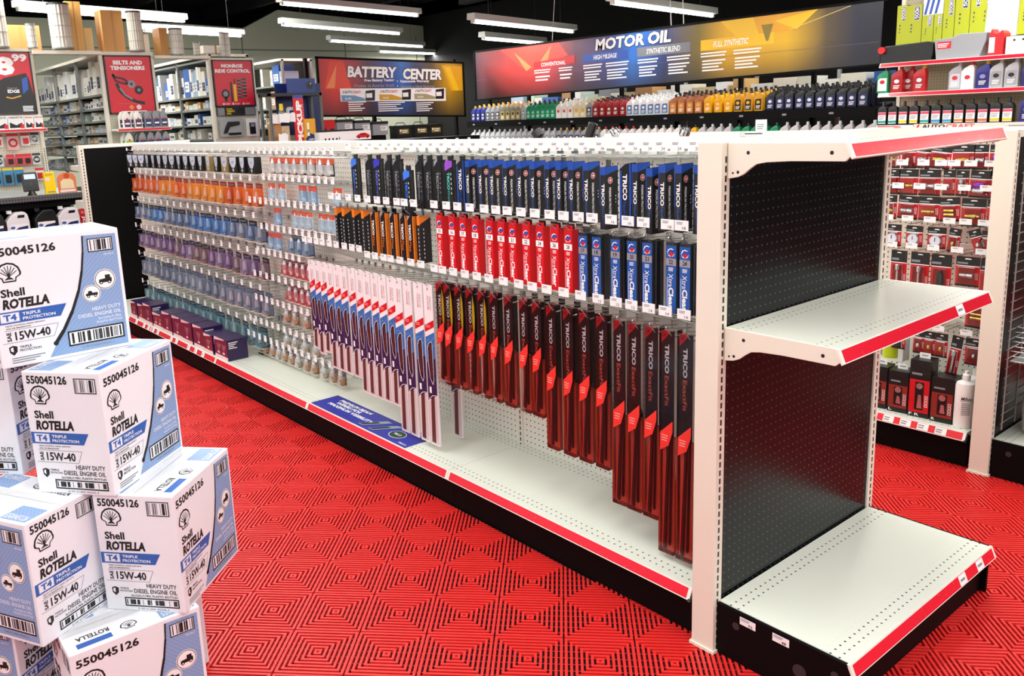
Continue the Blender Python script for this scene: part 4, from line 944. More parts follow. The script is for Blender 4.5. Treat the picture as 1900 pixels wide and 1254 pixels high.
# boxes, bottles on its base deck
def reel_box(w, h, d, white_tab, letters, bright):
    k = Kit('regulator_box', 'box'); face = redc if bright else mat('brick_red', '#8c2a20', .4)
    mb = MB(); mb.box(-w / 2, 0, 0, w / 2, d, h, hdr); k.add('carton', mb, None, .04)
    mb = MB(); pb = PB(mb, (-w / 2, 0, 0), (1, 0, 0), (0, 0, 1), .015); pb.rect(.1, .9, w - .1, h * .66, face, 1); pb.rect(w * .3, 1.4, w * .72, h * .62, blackm, 2); pb.disc(w * .5, h * .55, w * .16, silver, 3, 12)
    pb.poly([(w * .42, 1.7), (w * .66, 1.7), (w * .6, h * .4), (w * .46, h * .4)], silver, 3)
    for i in range(4): pb.frame(w * .78, h * .2 + i * .55, w * .92, h * .2 + i * .55 + .42, .07, inkw, 3)
    pb.text(letters, .25, .25, .25 + .55 * len(letters), .75, inkw, 2); pb.lines(.4, h * .72, w * .6, h * .8, 1, inkg, 2); k.add('front_print', mb)
    if white_tab: mb = MB(); mb.box(-.9, d * .5, h, .9, d * .5 + .08, h + 1.0, paper); pb = PB(mb, (-.9, d * .5, h), (1, 0, 0), (0, 0, 1)); pb.rect(.4, .45, 1.4, .65, inkg); k.add('hang_tab', mb)
    return k
for x, w, h, tab, lt, br in ((-23.2, 3.2, 8.2, True, 'L', True), (-19.4, 3.4, 8.0, True, 'L', False), (-15.6, 3.4, 7.8, True, 'L', False), (-11.9, 3.5, 10.6, True, 'F R', True), (-8.0, 3.6, 8.2, False, 'R', False)):
    reel_box(w, h, 3.6, tab, lt, br).place((x + 1.0, 75.6, 6.52), .08, {'F R': 'tall black and red regulator box lettered F and R', 'R': 'black and red regulator box lettered R beside white bottle'}.get(lt, 'black and red regulator box lettered L with white hang tab' if not br else 'bright red regulator box at the hidden end of the row'), 'regulator boxes on the base deck')
def oil_bottle(loc, label):
    t = thing('oil_bottle', label, 'bottle', 'white oil bottles', loc)
    mb = MB(); mb.lathe([(1.55, 0), (1.6, .2), (1.6, 7.4), (1.45, 7.9), (.6, 8.3), (.55, 8.6)], mat('white_bottle', '#f3f0ee', .35), 20); part(t, 'bottle_body', mb, 0, True)
    mb = MB(); mb.lathe([(.62, 8.5), (.62, 9.3), (.35, 9.5), (.3, 10.0)], MATS['white_bottle'], 14); part(t, 'cap', mb, 0, True)
    mb = MB(); pb = PB(mb, (-.9, -1.63, 2.2), (1, 0, 0), (0, 0, 1), .02); pb.text('Milton', .05, 2.9, 1.75, 3.5, ink, 1, .02, .2); pb.rect(0, 2.75, 1.8, 2.8, ink); pb.lines(.2, .2, 1.6, 2.5, 7, inkg, 1, .1); part(t, 'label_print', mb, rot=.5)
oil_bottle((-3.7, 76.6, 6.52), 'white oil bottle with black script name standing by the end post')
oil_bottle((-3.6, 80.6, 6.52), 'white oil bottle standing behind the lettered one')
t = thing('hose_spool', 'yellow hose coil in an open box on the second gondola', 'hose', None, (-19.3, 82.4, 14.8))
mb = MB(); mb.lathe([(1.5, 0), (1.5, 5.2)], mat('lime_hose', '#c8d61e', .4), 16, (0, 0, 0)); part(t, 'hose_coil', mb, 0, True)
mb = MB(); mb.box(-2.6, 1.4, -.4, 2.6, 1.6, 6.2, grey); mb.box(1.7, -1, -.4, 2.6, 1.4, 6, paper); part(t, 'open_box', mb)
# wire grid, blister and bucket on its end cap
t = thing('wire_grid', 'black wire grid panel on the second end cap', 'rack', None, (2.6, 73.9, 0))
for i in range(30):
    mb = MB(); mb.tube([(0, 1, 9 + i * 1.6), (0, 35, 9 + i * 1.6)], .12, grey, 4); part(t, 'horizontal_wire', mb)
for j in range(7):
    mb = MB(); mb.tube([(.2, 1 + j * 5.6, 8), (.2, 1 + j * 5.6, 56)], .13, grey, 4); part(t, 'vertical_wire', mb)
t = thing('wall_blister', 'white and clear packaged tool hanging on the wire grid', 'tool pack', None, (4.2, 76.4, 52))
mb = MB(); mb.box(0, 0, -22, .3, 7, 0, paper); pb = PB(mb, (.3, 0, -22), (0, 1, 0), (0, 0, 1)); pb.text('AIR BLOW GUN SAFETY', 1.2, 9, 1.6, 15, inkg, 1, rot=-90); pb.rect(2.5, 2, 6, 6, mat('barcode_grey', '#9a9a9a', .6)); part(t, 'card', mb)
mb = MB(); mb.prism([(.6, -21), (6.4, -21), (5.8, -26), (1.2, -26)], 'x', .3, 2.2, pale_clear); mb.tube([(1.2, 1.2, -25), (1.4, 3.4, -22), (1.2, 3.5, -16)], .35, grey, 6); part(t, 'clear_tray', mb)
t = thing('plastic_bucket', 'rounded white plastic tub on the second end cap base', 'tub', None, (9.6, 82.5, 6.52))
mb = MB(); mb.lathe([(5.4, 0), (6.0, .8), (6.2, 4), (6.0, 8.4), (5.0, 10.2), (3.4, 11)], mat('tub_white', '#e9e6e2', .3), 28); part(t, 'tub_body', mb, 0, True)
mb = MB(); mb.lathe([(3.6, 10.9), (3.6, 11.6), (3.2, 11.8)], MATS['tub_white'], 24); part(t, 'lid', mb, 0, True)
t = thing('wire_shelf', 'grey wire basket shelf above the white tub', 'rack', None, (3, 74.2, 20))
for i in range(8):
    mb = MB(); mb.tube([(0, 1 + i * .1, i * .8), (9, 1 + i * .1, i * .8)], .1, chrome, 4); part(t, 'basket_wire', mb)
mb = MB(); mb.box(0, 1, -.2, 9, 34, 0, mat('smoky_tray', '#8f8f88', .4)); part(t, 'tray', mb)

# ---------------------------------------------------------------- hanging banners
V3 = lambda *a: Vector(a)
def fan(pb, pts, m, L=1): pb.poly(pts, m, L)
glow_r = mat('banner_red', '#e8402c', .4); glow_o = mat('banner_orange', '#f08a4a', .4); glow_y = mat('banner_yellow', '#f2c518', .4); glow_y2 = mat('banner_amber', '#e6a817', .4); glow_b = mat('banner_blue', '#1f7fd0', .4)
t = thing('oil_banner', 'long hanging motor oil banner fading red to blue to yellow', 'sign', None, (-344, 250, 0))
m = sign_mat('oil_banner_print', 'X', 0, 238, 73, 99, [(0, '#4a2436'), (.12, '#c42a28'), (.24, '#e8302c'), (.34, '#6a2a4a'), (.44, '#2a3a86'), (.5, '#1f6fc8'), (.58, '#26346e'), (.66, '#7a6a20'), (.72, '#e8b410'), (.84, '#e0b414'), (.91, '#5a4c30'), (.96, '#1d2138'), (1, '#171a2c')])
mb = MB(); mb.prism([(0, 72.6), (238, 75.7), (238, 98.5), (0, 99.8)], 'y', 0, .6, m); part(t, 'banner_board', mb)
mb = MB(); mb.prism([(-1, 72.0), (239, 75.1), (239, 75.8), (-1, 72.7)], 'y', -.4, 1, blackp); mb.prism([(-1, 99.6), (239, 98.3), (239, 99.2), (-1, 100.5)], 'y', -.4, 1, blackp); mb.box(-1, -.4, 72, 0, 1, 100.4, blackp); part(t, 'banner_frame', mb)
mb = MB(); pb = PB(mb, (344 - 344, 0, 0), (1, 0, 0), (0, 0, 1), .04); X = lambda a: a + 344
pb.text('MOTOR OIL', X(-249.5), 92.2, X(-202), 98.3, ink, 2, .07, .12); pb.text('MOTOR OIL', X(-249), 92.5, X(-202.4), 98.1, inkw, 3, .04, .12)
pb.poly([(X(-322), 99.4), (X(-275), 99.2), (X(-268), 92), (X(-300), 86)], glow_r, 1); pb.poly([(X(-310), 97), (X(-296), 88), (X(-300), 86)], glow_o, 2); pb.poly([(X(-280), 98.5), (X(-291), 88.5), (X(-284), 88)], glow_o, 2)
pb.poly([(X(-294), 87), (X(-263.2), 87.6), (X(-263.2), 91.6), (X(-294), 90.2)], red, 3); pb.text('CONVENTIONAL', X(-288.3), 87.5, X(-270), 89.6, inkw, 4, .02, .1)
pb.rect(X(-257.7), 87.2, X(-227.7), 91.3, blue, 2); pb.text('HIGH MILEAGE', X(-250.2), 88.2, X(-235), 90.4, inkw, 3, .02, .1)
pb.rect(X(-222.2), 87.3, X(-191.6), 91.6, mat('banner_grey', '#767b82', .4), 2); pb.text('SYNTHETIC BLEND', X(-216.5), 88.2, X(-197.2), 90.6, inkw, 3, .01, .1)
pb.rect(X(-186), 87, X(-150), 91.6, glow_y, 2); pb.text('FULL SYNTHETIC', X(-179.4), 88.0, X(-162.1), 90.6, inkw, 3, .02, .1)
pb.poly([(X(-176), 98.8), (X(-131), 98.6), (X(-142), 91.6), (X(-152), 91.6), (X(-166), 91.6)], glow_y2, 2); pb.poly([(X(-176), 98.6), (X(-160), 98.7), (X(-157), 91.6), (X(-168), 91.6)], glow_y, 3); pb.poly([(X(-156), 95), (X(-150.5), 95), (X(-152.6), 88.4), (X(-153.6), 88.4)], mat('olive_print', '#8a7a20', .4), 4)
pb.poly([(X(-150), 96), (X(-131), 98.5), (X(-140), 91.6)], glow_y, 3); pb.stroke([(X(-143), 91.8), (X(-118), 98)], .25, mat('pale_gold', '#e8d27a', .4), 4); pb.rect(X(-344), 83.6, X(-106.5), 83.75, mat('banner_seam', '#6a5a6a', .4), 1)
for a, b in ((-293.7, -281.3), (-275, -265), (-257.4, -244.5), (-242.1, -227.3), (-221.8, -209.6), (-204.5, -191.5), (-185.9, -172.6), (-169.2, -155.8)):
    pb.lines(X(a), 83.9, X(b), 86.4, 2, inkw, 2, .15); pb.lines(X(a) + .8, 77.8 + (2 if a < -270 else 0), X(b) - .5, 83.2, 2 if a < -270 else 4, inkw, 2, .35)
part(t, 'banner_print', mb)
for a, b in (((-280, 98.6), (-272, 121)), ((-202.4, 98.4), (-206, 112)), ((-195.5, 98.4), (-199, 112))):
    mb = MB(); mb.tube([(X(a[0]), .3, a[1]), (X(b[0]), .3, b[1] + 48)], .25, paper, 4); part(t, 'hanging_cord', mb)
t = thing('battery_banner', 'battery center banner with red, blue and yellow sweep', 'sign', None, (-340, 142, 0))
m = sign_mat('battery_banner_print', 'Y', 0, 96, 64, 95, [(0, '#b02a2c'), (.1, '#e2322c'), (.2, '#b02c38'), (.32, '#4e2a44'), (.45, '#243a92'), (.55, '#1f6ac0'), (.64, '#2c3660'), (.76, '#5a4a20'), (.88, '#c89a10'), (1, '#8a7010')])
mb = MB(); mb.prism([(.6, 66.8), (95, 63.6), (95.4, 93.3), (.9, 95.6)], 'x', -.6, 0, m); part(t, 'banner_board', mb)
mb = MB(); mb.prism([(0, 95.2), (96, 92.9), (96, 93.9), (0, 96.3)], 'x', -.8, .4, blackp); mb.prism([(0, 66.2), (96, 63), (96, 63.9), (0, 67.2)], 'x', -.8, .4, blackp); mb.box(-.8, 0, 66.4, .4, 1.2, 96, blackp); mb.box(-.8, 95, 63.2, .4, 96, 93.6, blackp); part(t, 'banner_frame', mb)
mb = MB(); pb = PB(mb, (0, -142, 0), (0, 1, 0), (0, 0, 1), .04)
pb.poly([(147, 80.5), (154, 92.5), (152, 80.5)], glow_o, 2); pb.poly([(146, 80), (162, 80), (158, 94), (150, 94)], glow_r, 1); pb.poly([(222, 92), (236.5, 91.5), (236.5, 78), (228, 78)], glow_y2, 1); pb.poly([(224, 91), (228, 91), (234, 78), (230, 78)], glow_y, 2)
pb.text('BATTERY', 159.6, 85.6, 191, 91.9, ink, 2, .08, .12, slope=-.02); pb.text('CENTER', 194.4, 84.2, 222, 90.7, ink, 2, .08, .12, slope=-.02); pb.text('BATTERY', 160, 85.9, 190.6, 91.6, inkw, 3, .045, .12, slope=-.02); pb.text('CENTER', 194.8, 84.5, 221.6, 90.4, inkw, 3, .045, .12, slope=-.02)
pb.text('Free Battery Testing', 170.1, 83.2, 189, 84.9, inkw, 3, .03, .15); pb.disc(191.2, 83.6, .35, inkw, 3, 8); pb.text('Nationwide Warranty', 193, 82.4, 212.6, 84.2, inkw, 3, .03, .15)
pb.text('Pruebas de Baterias Gratis', 163.7, 80.7, 189, 82.3, inkg, 3, .03, .15); pb.disc(191.2, 81, .35, inkw, 3, 8); pb.text('Garantia a Nivel Nacional', 193, 79.8, 216, 81.5, inkg, 3, .03, .15)
pb.poly([(154.9, 73.6), (224, 72.4), (224, 79.6), (154.9, 80.2)], paper, 2)
for a, c, n in ((155.5, mat('steel_blue_print', '#6f9ac0', .4), 'SILVER'), (179, mat('mustard_print', '#d0a020', .4), 'GOLD'), (202, mat('olive_grey_print', '#a8a070', .4), 'PLATINUM')):
    pb.text('AUTO', a + 2, 77.6, a + 6.6, 79.0, ink, 4, .02); pb.text('CRAFT', a + 6.8, 77.5, a + 12, 78.9, red, 4, .02); pb.poly([(a + .8, 77.6), (a + 1.3, 77.6), (a + 1.8, 79), (a + 1.3, 79)], red, 4)
    pb.poly([(a, 73.7), (a + 14.5, 73.5), (a + 14.5, 74.8), (a + 8, 76.6), (a, 76.8)], c, 3); pb.text(n, a + 2.2, 74.5, a + 6, 75.4, inkw, 4, .02)
    pb.poly([(a + 14.6, 73.6), (a + 20.5, 73.6), (a + 21, 79.3), (a + 15, 78.8)], hdr, 3); pb.poly([(a + 15.2, 75.2), (a + 19, 75.2), (a + 19, 77.6), (a + 15.2, 77.4)], paper, 4)
for a, b, y in ((159.4, 170.3, 68.2), (177.9, 195.4, 67.5), (203, 215, 66.8)): pb.lines(a, y, b, y + 5.4, 5, inkw, 2, .4)
part(t, 'banner_print', mb)

# ---------------------------------------------------------------- quart bottles
def quart(col, lab, cap, lab2=None, h=9.2):
    k = Kit('motor_oil_bottle', 'oil bottle'); b = mat('bottle_' + col.lstrip('#'), col, .3); l = mat('blabel_' + lab.lstrip('#'), lab, .4); c = mat('cap_' + cap.lstrip('#'), cap, .35)
    mb = MB(); mb.prism([(-2, 0), (2, 0), (2, 6.4), (1.75, 7.6), (1.5, 7.9), (.5, 7.9), (-1.2, 6.9), (-2, 5.9)], 'y', -1.2, 1.2, b); k.add('bottle_body', mb, None, .22, True)
    mb = MB(); mb.lathe([(.62, 7.9), (.62, h - .2), (.5, h)], c, 10, (1.0, 0, 0)); k.add('cap', mb, None, 0, True)
    mb = MB(); pb = PB(mb, (-1.6, -1.2, .7), (1, 0, 0), (0, 0, 1), .03); pb.poly([(0, 0), (3.2, 0), (3.2, 4.6), (.6, 4.6), (0, 3.8)], l, 1); pb.disc(1.6, 3.2, .9, mat('blabel_' + (lab2 or '#f2f2f2').lstrip('#'), lab2 or '#f2f2f2', .4), 2, 12, .7); pb.lines(.5, .4, 2.7, 1.9, 3, inkw, 2); k.add('label', mb); return k
QK = dict(blue=(quart('#23308f', '#1b2050', '#e8b820', '#c8c8d0'), 'dark blue quart oil bottle with yellow cap'), silver=(quart('#9a9da2', '#3a3c40', '#e0a830', '#e8e8e8'), 'silver quart oil bottle with dark label'),
          goldsil=(quart('#8f8d78', '#c8b060', '#d89a3a', '#141414'), 'grey gold quart oil bottle'), green=(quart('#0f8a5a', '#1aa070', '#141414', '#9fd8b8'), 'green quart oil bottle with black cap'),
          white=(quart('#f0efe6', '#e8e4da', '#e8e6e0', '#d03030'), 'white quart oil bottle with pale label'), cream=(quart('#e8e0c0', '#e0d090', '#d8d4c8', '#c8b050'), 'cream quart oil bottle'),
          redb=(quart('#a8161c', '#7a1014', '#1a1a1a', '#f0d8d0'), 'red quart oil bottle with black cap'), val=(quart('#f2f2ee', '#3a72a8', '#dcdcd8', '#f4f4f4'), 'white quart oil bottle with blue and white label'),
          bronze=(quart('#b06a3c', '#d09040', '#141414', '#e8b860'), 'bronze quart oil bottle with black cap'), yel=(quart('#f2b80c', '#e8a010', '#141414', '#f8d860'), 'yellow quart oil bottle with black cap'),
          gold=(quart('#d8a020', '#1c1a16', '#141414', '#e8b830'), 'gold quart oil bottle with black label'), blk=(quart('#15171c', '#1c3068', '#0c0c0e', '#dfe4ee'), 'black quart oil bottle with navy label'),
          grey=(quart('#c4c6c8', '#9aa0a6', '#d8d8d8'), 'light grey quart oil bottle'), wht2=(quart('#e9e9e4', '#d8d8d0', '#c81c2c'), 'white quart oil bottle with red cap'))
seq = ['blue'] * 3 + ['silver'] * 3 + ['goldsil'] * 4 + ['grey'] + ['green'] * 6 + ['white'] * 3 + ['cream'] * 2 + ['silver'] + ['redb'] * 5 + ['val'] * 6 + ['bronze'] * 4 + ['yel'] * 3 + ['gold'] * 3 + ['blk'] * 10
xe = []
for (a, b), n in zip(((-365, -314.6), (-314.6, -290.6), (-290.6, -263), (-263, -239.8), (-239.8, -213.1), (-213.1, -193.5), (-193.5, -177), (-177, -162), (-161, -115.5)), (11, 6, 6, 5, 6, 4, 3, 3, 10)):
    xe += [a + (b - a) * (i + .5) / n for i in range(n)]
for x, s in zip(xe, seq):
    for r in range(4 if s != 'blue' else 3):
        QK[s][0].place((x + random.uniform(-.15, .15), 263.4 + r * 3.6, 59.85 + r * .55), random.uniform(-.05, .05), QK[s][1] + (' on the upper oil rack, front rank' if r == 0 else ' on the upper oil rack, back ranks'), 'quarts on the upper oil rack')
seq2 = ['grey'] * 16 + ['silver'] * 7 + ['wht2'] * 5 + ['val'] * 6 + ['yel'] * 2 + ['grey'] * 4 + ['green'] * 5 + ['grey'] * 9
for i, s in enumerate(seq2):
    QK[s][0].place((-364 + i * 250 / (len(seq2) - 1), 263.4, 45.6), random.uniform(-.05, .05), QK[s][1] + ' on the lower oil rack', 'quarts on the lower oil rack')
t = thing('oil_rack', 'black sloped rack holding quart oil bottles under the banner', 'store shelf', None, (-368, 261, 0))
for z in (59.8, 45.5):
    mb = MB(); mb.prism([(0, z - 3.4), (0, z + .2), (.3, z + .2), (.35, z - .62), (18, z + 1.9), (18, z - 2.6)], 'x', 0, 256, blackp); s = part(t, 'shelf', mb)
    for i in range(12):
        mb = MB(); pb = PB(mb, (6 + i * 21, 0, z - 2.2), (1, 0, 0), (0, 0, 1)); pb.rect(0, 0, 2, .8, inkg); part(s, 'price_tag', mb)
for i in range(8):
    mb = MB(); mb.box(i * 36.4, 18, 0, i * 36.4 + 1.6, 20, 100 if i in (0, 7) else 84, blackp); part(t, 'upright', mb)
mb = MB(); mb.box(0, 2, 0, 256, 18, 10, blackp); part(t, 'base', mb)
# stock seen behind the rack
t = thing('stock_shelf', 'grey stock shelf seen through the gap under the oil banner', 'shelf', None, (-370, 296, 0))
for z in (60, 64.5): 
    mb = MB(); mb.box(0, 0, z, 262, 16, z + 1, grey); part(t, 'shelf_board', mb)
for i in range(7): mb = MB(); mb.box(i * 43, 15, 0, i * 43 + 1.5, 16.5, 95, grey); part(t, 'post', mb)
PAL = ['#e9e6da', '#dcd8c8', '#c8b48c', '#b88c5a', '#f2f2ee', '#9fb4c8', '#2f5ea8', '#d8d8d0', '#e8e4d4', '#8a8f94', '#c9a26a', '#efeae0', '#b7d0c0']
PN = {'#e9e6da': 'off white', '#dcd8c8': 'pale beige', '#c8b48c': 'tan', '#b88c5a': 'brown', '#f2f2ee': 'white', '#9fb4c8': 'pale blue', '#2f5ea8': 'blue', '#d8d8d0': 'light grey', '#e8e4d4': 'cream', '#8a8f94': 'grey', '#c9a26a': 'kraft', '#efeae0': 'ivory', '#b7d0c0': 'pale green'}
SBK = {}
def stock_box(x, y, z, w, d, h, c, where, group, axis='y'):
    key = (round(w, 1), round(d, 1), round(h, 1), c, axis)
    if key not in SBK:
        k = Kit('stock_box', 'box'); m_ = mat('box_' + c.lstrip('#'), c, .55)
        mb = MB(); mb.box(-w / 2, 0, 0, w / 2, d, h, m_) if axis == 'y' else mb.box(-d, -w / 2, 0, 0, w / 2, h, m_); k.add('carton', mb)
        mb = MB(); pb = PB(mb, (-w / 2, 0, 0), (1, 0, 0), (0, 0, 1), .04) if axis == 'y' else PB(mb, (0, -w / 2, 0), (0, 1, 0), (0, 0, 1), .04)
        pb.rect(w * .15, h * .2, w * .85, h * .55, paper if c not in ('#f2f2ee', '#efeae0', '#e9e6da') else navy, 1); pb.lines(w * .2, h * .25, w * .7, h * .5, 2, inkg, 2); k.add('end_label', mb); SBK[key] = k
    SBK[key].place((x, y, z), 0, '%s stock box %s' % (PN[c], where), group)
x = -366
rb = random.Random(5)
while x < -112:
    w = rb.choice((7, 9, 12, 14)); h = rb.choice((7, 9, 10)); c = rb.choice(PAL)
    stock_box(x + w / 2, 296.8, 65.54, w - .5, 12, h, c, 'behind the oil rack', 'boxes behind the oil rack'); x += w + rb.choice((0, 0, 3))

# ---------------------------------------------------------------- tall additive shelving beyond the second gondola
t = thing('additive_shelving', 'tall beige pegboard shelving with red strips holding oil bottles and filters boxes', 'store shelf', None, (-91, 219, 0))
for b in range(3):
    mb = MB(); mb.box(b * 48 + .4, 15.6, 6, b * 48 + 47.6, 16, 98, peg_beige_xz); part(t, 'back_panel', mb)
for b in range(4): mb = MB(); mb.box(-.6, 15, 0, .6, 18, 100, up_x); part(t, 'upright', mb, loc=(b * 48, 0, 0))
for b in range(3):
    for z in (74.5, 64.7, 53.9, 40, 24, 7):
        mb = MB(); mb.box(b * 48 + .1, .4, z - .9, b * 48 + 47.9, 15.6, z, white); s = part(t, 'shelf', mb)
        mb = MB(); mb.prism([(.4, z), (-.2, z - 1.3), (0, z - 1.45), (.7, z - .1)], 'x', b * 48 + .05, b * 48 + 47.95, white); pb = PB(mb, (b * 48, .4, z), (1, 0, 0), (0, .6, 1.3), .02); pb.rect(.4, -1.3, 47.6, -.15, red_strip); part(s, 'price_channel', mb)
mb = MB(); mb.box(13, -.6, 52.3, 60, -.5, 54.2, cream); pb = PB(mb, (13, -.6, 52.3), (1, 0, 0), (0, 0, 1), .03); pb.text('AUTO', 2.4, .3, 9.6, 1.7, ink, 1, .03, .1); pb.text('CRAFT', 9.8, .3, 18.4, 1.7, mat('pink_red', '#e2606a', .4), 1, .03, .1); pb.poly([(.6, .3), (1.2, .3), (1.8, 1.7), (1.2, 1.7)], red, 1); pb.lines(28, .6, 36, 1.2, 1, inkg)
part(t, 'header_strip', mb)
# black quarts on its third shelf
cols = ['#2aa090', '#2aa090', '#d8d020', '#d8d020', '#2aa090', '#3a8fc8', '#3a9fc8', '#d08040', '#c86a30', '#d06a50', '#d8c020', '#d8c820']
cn = ['teal', 'teal', 'lime', 'lime', 'teal', 'blue', 'blue', 'orange', 'orange', 'orange', 'lime', 'lime']
def round_quart(c):
    k = Kit('transmission_fluid_bottle', 'oil bottle')
    mb = MB(); mb.prism([(-1.6, 0), (1.6, 0), (1.6, 4.9), (1.2, 5.9), (.55, 6.3), (-.55, 6.3), (-1.2, 5.9), (-1.6, 4.9)], 'y', -1.1, 1.1, onyx_m); k.add('bottle_body', mb, None, .2, True)
    mb = MB(); mb.lathe([(.5, 6.3), (.5, 7.6), (.4, 7.8)], blackm, 10); k.add('cap', mb, None, 0, True)
    mb = MB(); pb = PB(mb, (-1.3, -1.1, .5), (1, 0, 0), (0, 0, 1), .03); pb.rect(0, 0, 2.6, 3.8, paper, 1); pb.rect(0, 2.9, 2.6, 3.7, mat('label_pink', '#d8506a', .4), 2); pb.rect(0, .2, 2.6, 1.0, mat('stripe_' + c.lstrip('#'), c, .4), 2); pb.lines(.3, 1.3, 2.2, 2.6, 3, inkg, 2); k.add('label', mb); return k
RQ = {c: round_quart(c) for c in set(cols)}
for i, (c, n) in enumerate(zip(cols, cn)):
    RQ[c].place((-89.8 + i * 38.5 / 11, 221.5, 53.95), 0, 'black fluid bottle with %s striped label on the additive shelf' % n, 'black fluid bottles')
JK = dict(green=(quart('#0f8a5a', '#e8ece8', '#141414', '#c82030'), 'green quart bottle with white label on the additive shelf'), red5=(quart('#b0161e', '#a01018', '#c81820', '#f4f0ec'), 'red oil jug with white round badge on the additive shelf'), redy=(quart('#c01820', '#a01018', '#e8c010', '#f4f0ec'), 'red oil jug with yellow cap on the additive shelf'),
          val=(quart('#a9acb2', '#c8ccd2', '#c0c2c6', '#d02838'), 'silver quart bottle with blue red badge on the additive shelf'), castrol=(quart('#f4f2f0', '#f0f0f0', '#d02030', '#d02030'), 'white quart bottle with red badge and cap'), royal=(quart('#2a2a8a', '#1c1c60', '#e8c010', '#8a8ac8'), 'royal blue quart bottle with yellow cap'), mob=(quart('#b2b4b8', '#9a9ca0', '#b8babd', '#1a1a1c'), 'silver quart bottle with black square badge'))
for x, s in ((-90.4, 'green'), (-85.6, 'red5'), (-83.2, 'red5'), (-78.3, 'redy'), (-67.3, 'val'), (-63.6, 'castrol'), (-59.2, 'royal'), (-55.4, 'mob'), (-51.2, 'mob')):
    JK[s][0].place((x, 221.8 + (2.8 if x == -83.2 else 0), 64.75), 0, JK[s][1] + (' behind the other' if x == -83.2 else ''), 'bottles on the additive shelf', (.95, 1, .93))
JK['royal'][0].place((-46.4, 221.8, 64.75), 0, 'royal blue quart bottle beside the silver ones at the shelf end', 'bottles on the additive shelf', (.95, 1, .93))
JK['royal'][0].place((-46.2, 221.8, 53.95), 0, 'royal blue quart bottle at the end of the black fluid bottles', 'bottles on the additive shelf')
# pans and cans on its second shelf from the top, tall boxes behind
t = thing('drain_pan', 'black oil drain container with red cap', 'container', None, (-91.5, 220.5, 74.52))
mb = MB(); mb.prism([(0, 0), (16.5, 0), (17, 2), (17, 5.4), (15, 6), (1.5, 5.6), (0, 4.4)], 'y', 0, 8, blackm); part(t, 'pan_body', mb, .3)
mb = MB(); mb.lathe([(1.15, -.9), (1.15, .3)], red, 14, (.6, 0, 4.3), 'y'); part(t, 'red_cap', mb)
t = thing('grey_drain_pan', 'light grey plastic oil drain pan with red label', 'container', None, (-74, 220.3, 74.52))
mb = MB(); mb.prism([(.6, 0), (13.5, 0), (15, 4.5), (15.2, 7.2), (7, 7.4), (5.6, 6.6), (-.2, 6.2)], 'y', 0, 8.2, mat('pan_grey', '#9ca1a6', .4)); part(t, 'pan_body', mb, .25)
mb = MB(); pb = PB(mb, (.8, 0, 3.2), (1, 0, 0), (0, 0, 1), .04); pb.rect(0, 0, 4.2, 2.2, red); pb.lines(.2, .3, 3.6, 1.8, 3, inkw, 2); part(t, 'label', mb)
t = thing('fuel_can', 'red fuel can with white label', 'can', None, (-58.4, 220.6, 74.52))
mb = MB(); mb.prism([(0, 0), (4.2, 0), (4.4, 6.4), (3.6, 7.4), (2.6, 6.4), (1.4, 6.6), (.8, 8), (.2, 6)], 'y', 0, 5, red); part(t, 'can_body', mb, .2)
mb = MB(); pb = PB(mb, (.3, 0, .8), (1, 0, 0), (0, 0, 1), .04); pb.rect(0, 0, 1.6, 4.6, paper); part(t, 'label', mb)
mb = MB(); mb.box(0, 0, 0, 6.2, 7, 5.2, paper); pb = PB(mb, (0, 0, 0), (1, 0, 0), (0, 0, 1)); pb.rect(2, 3.8, 2.6, 4.4, ink); pb.rect(4.4, 3.8, 5, 4.4, ink)
single('white_tub', mb, 'white rectangular tub beside the red fuel can', 'tub', None, (-53.6, 221, 74.52), bevel=.2)
mb = MB(); mb.box(0, 0, 0, 3, .4, 8, mat('teal_stripe', '#2aa080', .4)); single('teal_pack', mb, 'teal and white striped pack leaning at the shelf end', 'pack', None, (-47.2, 220.9, 75.5), (0, .12, 0))
lime = mat('lime_carton', '#b3ba18', .5)
def lime_box(w, h):
    k = Kit('parts_box', 'box'); mb = MB(); mb.box(0, 0, 0, w, 5, h, lime); mb.box(w, 0.2, 0, w + .05, 4.8, h, navy); k.add('carton', mb)
    mb = MB(); pb = PB(mb, (0, 0, 0), (1, 0, 0), (0, 0, 1), .04); pb.rect(w * .5, h * .62, w * .86, h * .96, navy, 1); pb.frame(w * .5, h * .62, w * .86, h * .96, .1, inkw, 2); pb.text('MOOG', w * .55, h * .66, w * .8, h * .93, inkw, 3, .03, rot=-90); pb.lines(w * .3, h * .3, w * .4, h * .55, 3, navy, 2); k.add('front_print', mb); return k
for x, z, w, h in ((-90.6, 80.2, 3.2, 13.4), (-87.4, 80.2, 5.0, 13.0), (-82.2, 80.4, 3.6, 9.0), (-78.4, 80.4, 2.6, 9.0), (-75.6, 80.4, 3.4, 13.4), (-72.0, 80.4, 4.4, 16), (-67.4, 80.4, 3.2, 16), (-64.2, 80.4, 3.0, 16), (-53.6, 80.6, 4.6, 12.4), (-48.8, 80.6, 4.2, 15)):
    lime_box(w, h).place((x, 229, z), 0, 'tall lime green parts box, %s' % ('short' if h < 10 else 'very tall' if h > 15 else 'slim' if w < 3.5 else 'broad') + ' one on the top shelf', 'lime parts boxes')
mb = MB(); mb.box(0, 0, 0, 44, 5.6, .7, white); single('riser_shelf', mb, 'white riser shelf under the lime green boxes', 'shelf', None, (-90.3, 228.8, 79.4))
mb = MB(); mb.prism([(0, 0), (9, 0), (9.6, 30), (1.2, 30)], 'y', 0, 1, mat('pale_board', '#d9d6cc', .5)); single('pale_panel', mb, 'pale upright panel between the lime green boxes', 'panel', None, (-62.5, 228, 80.3))
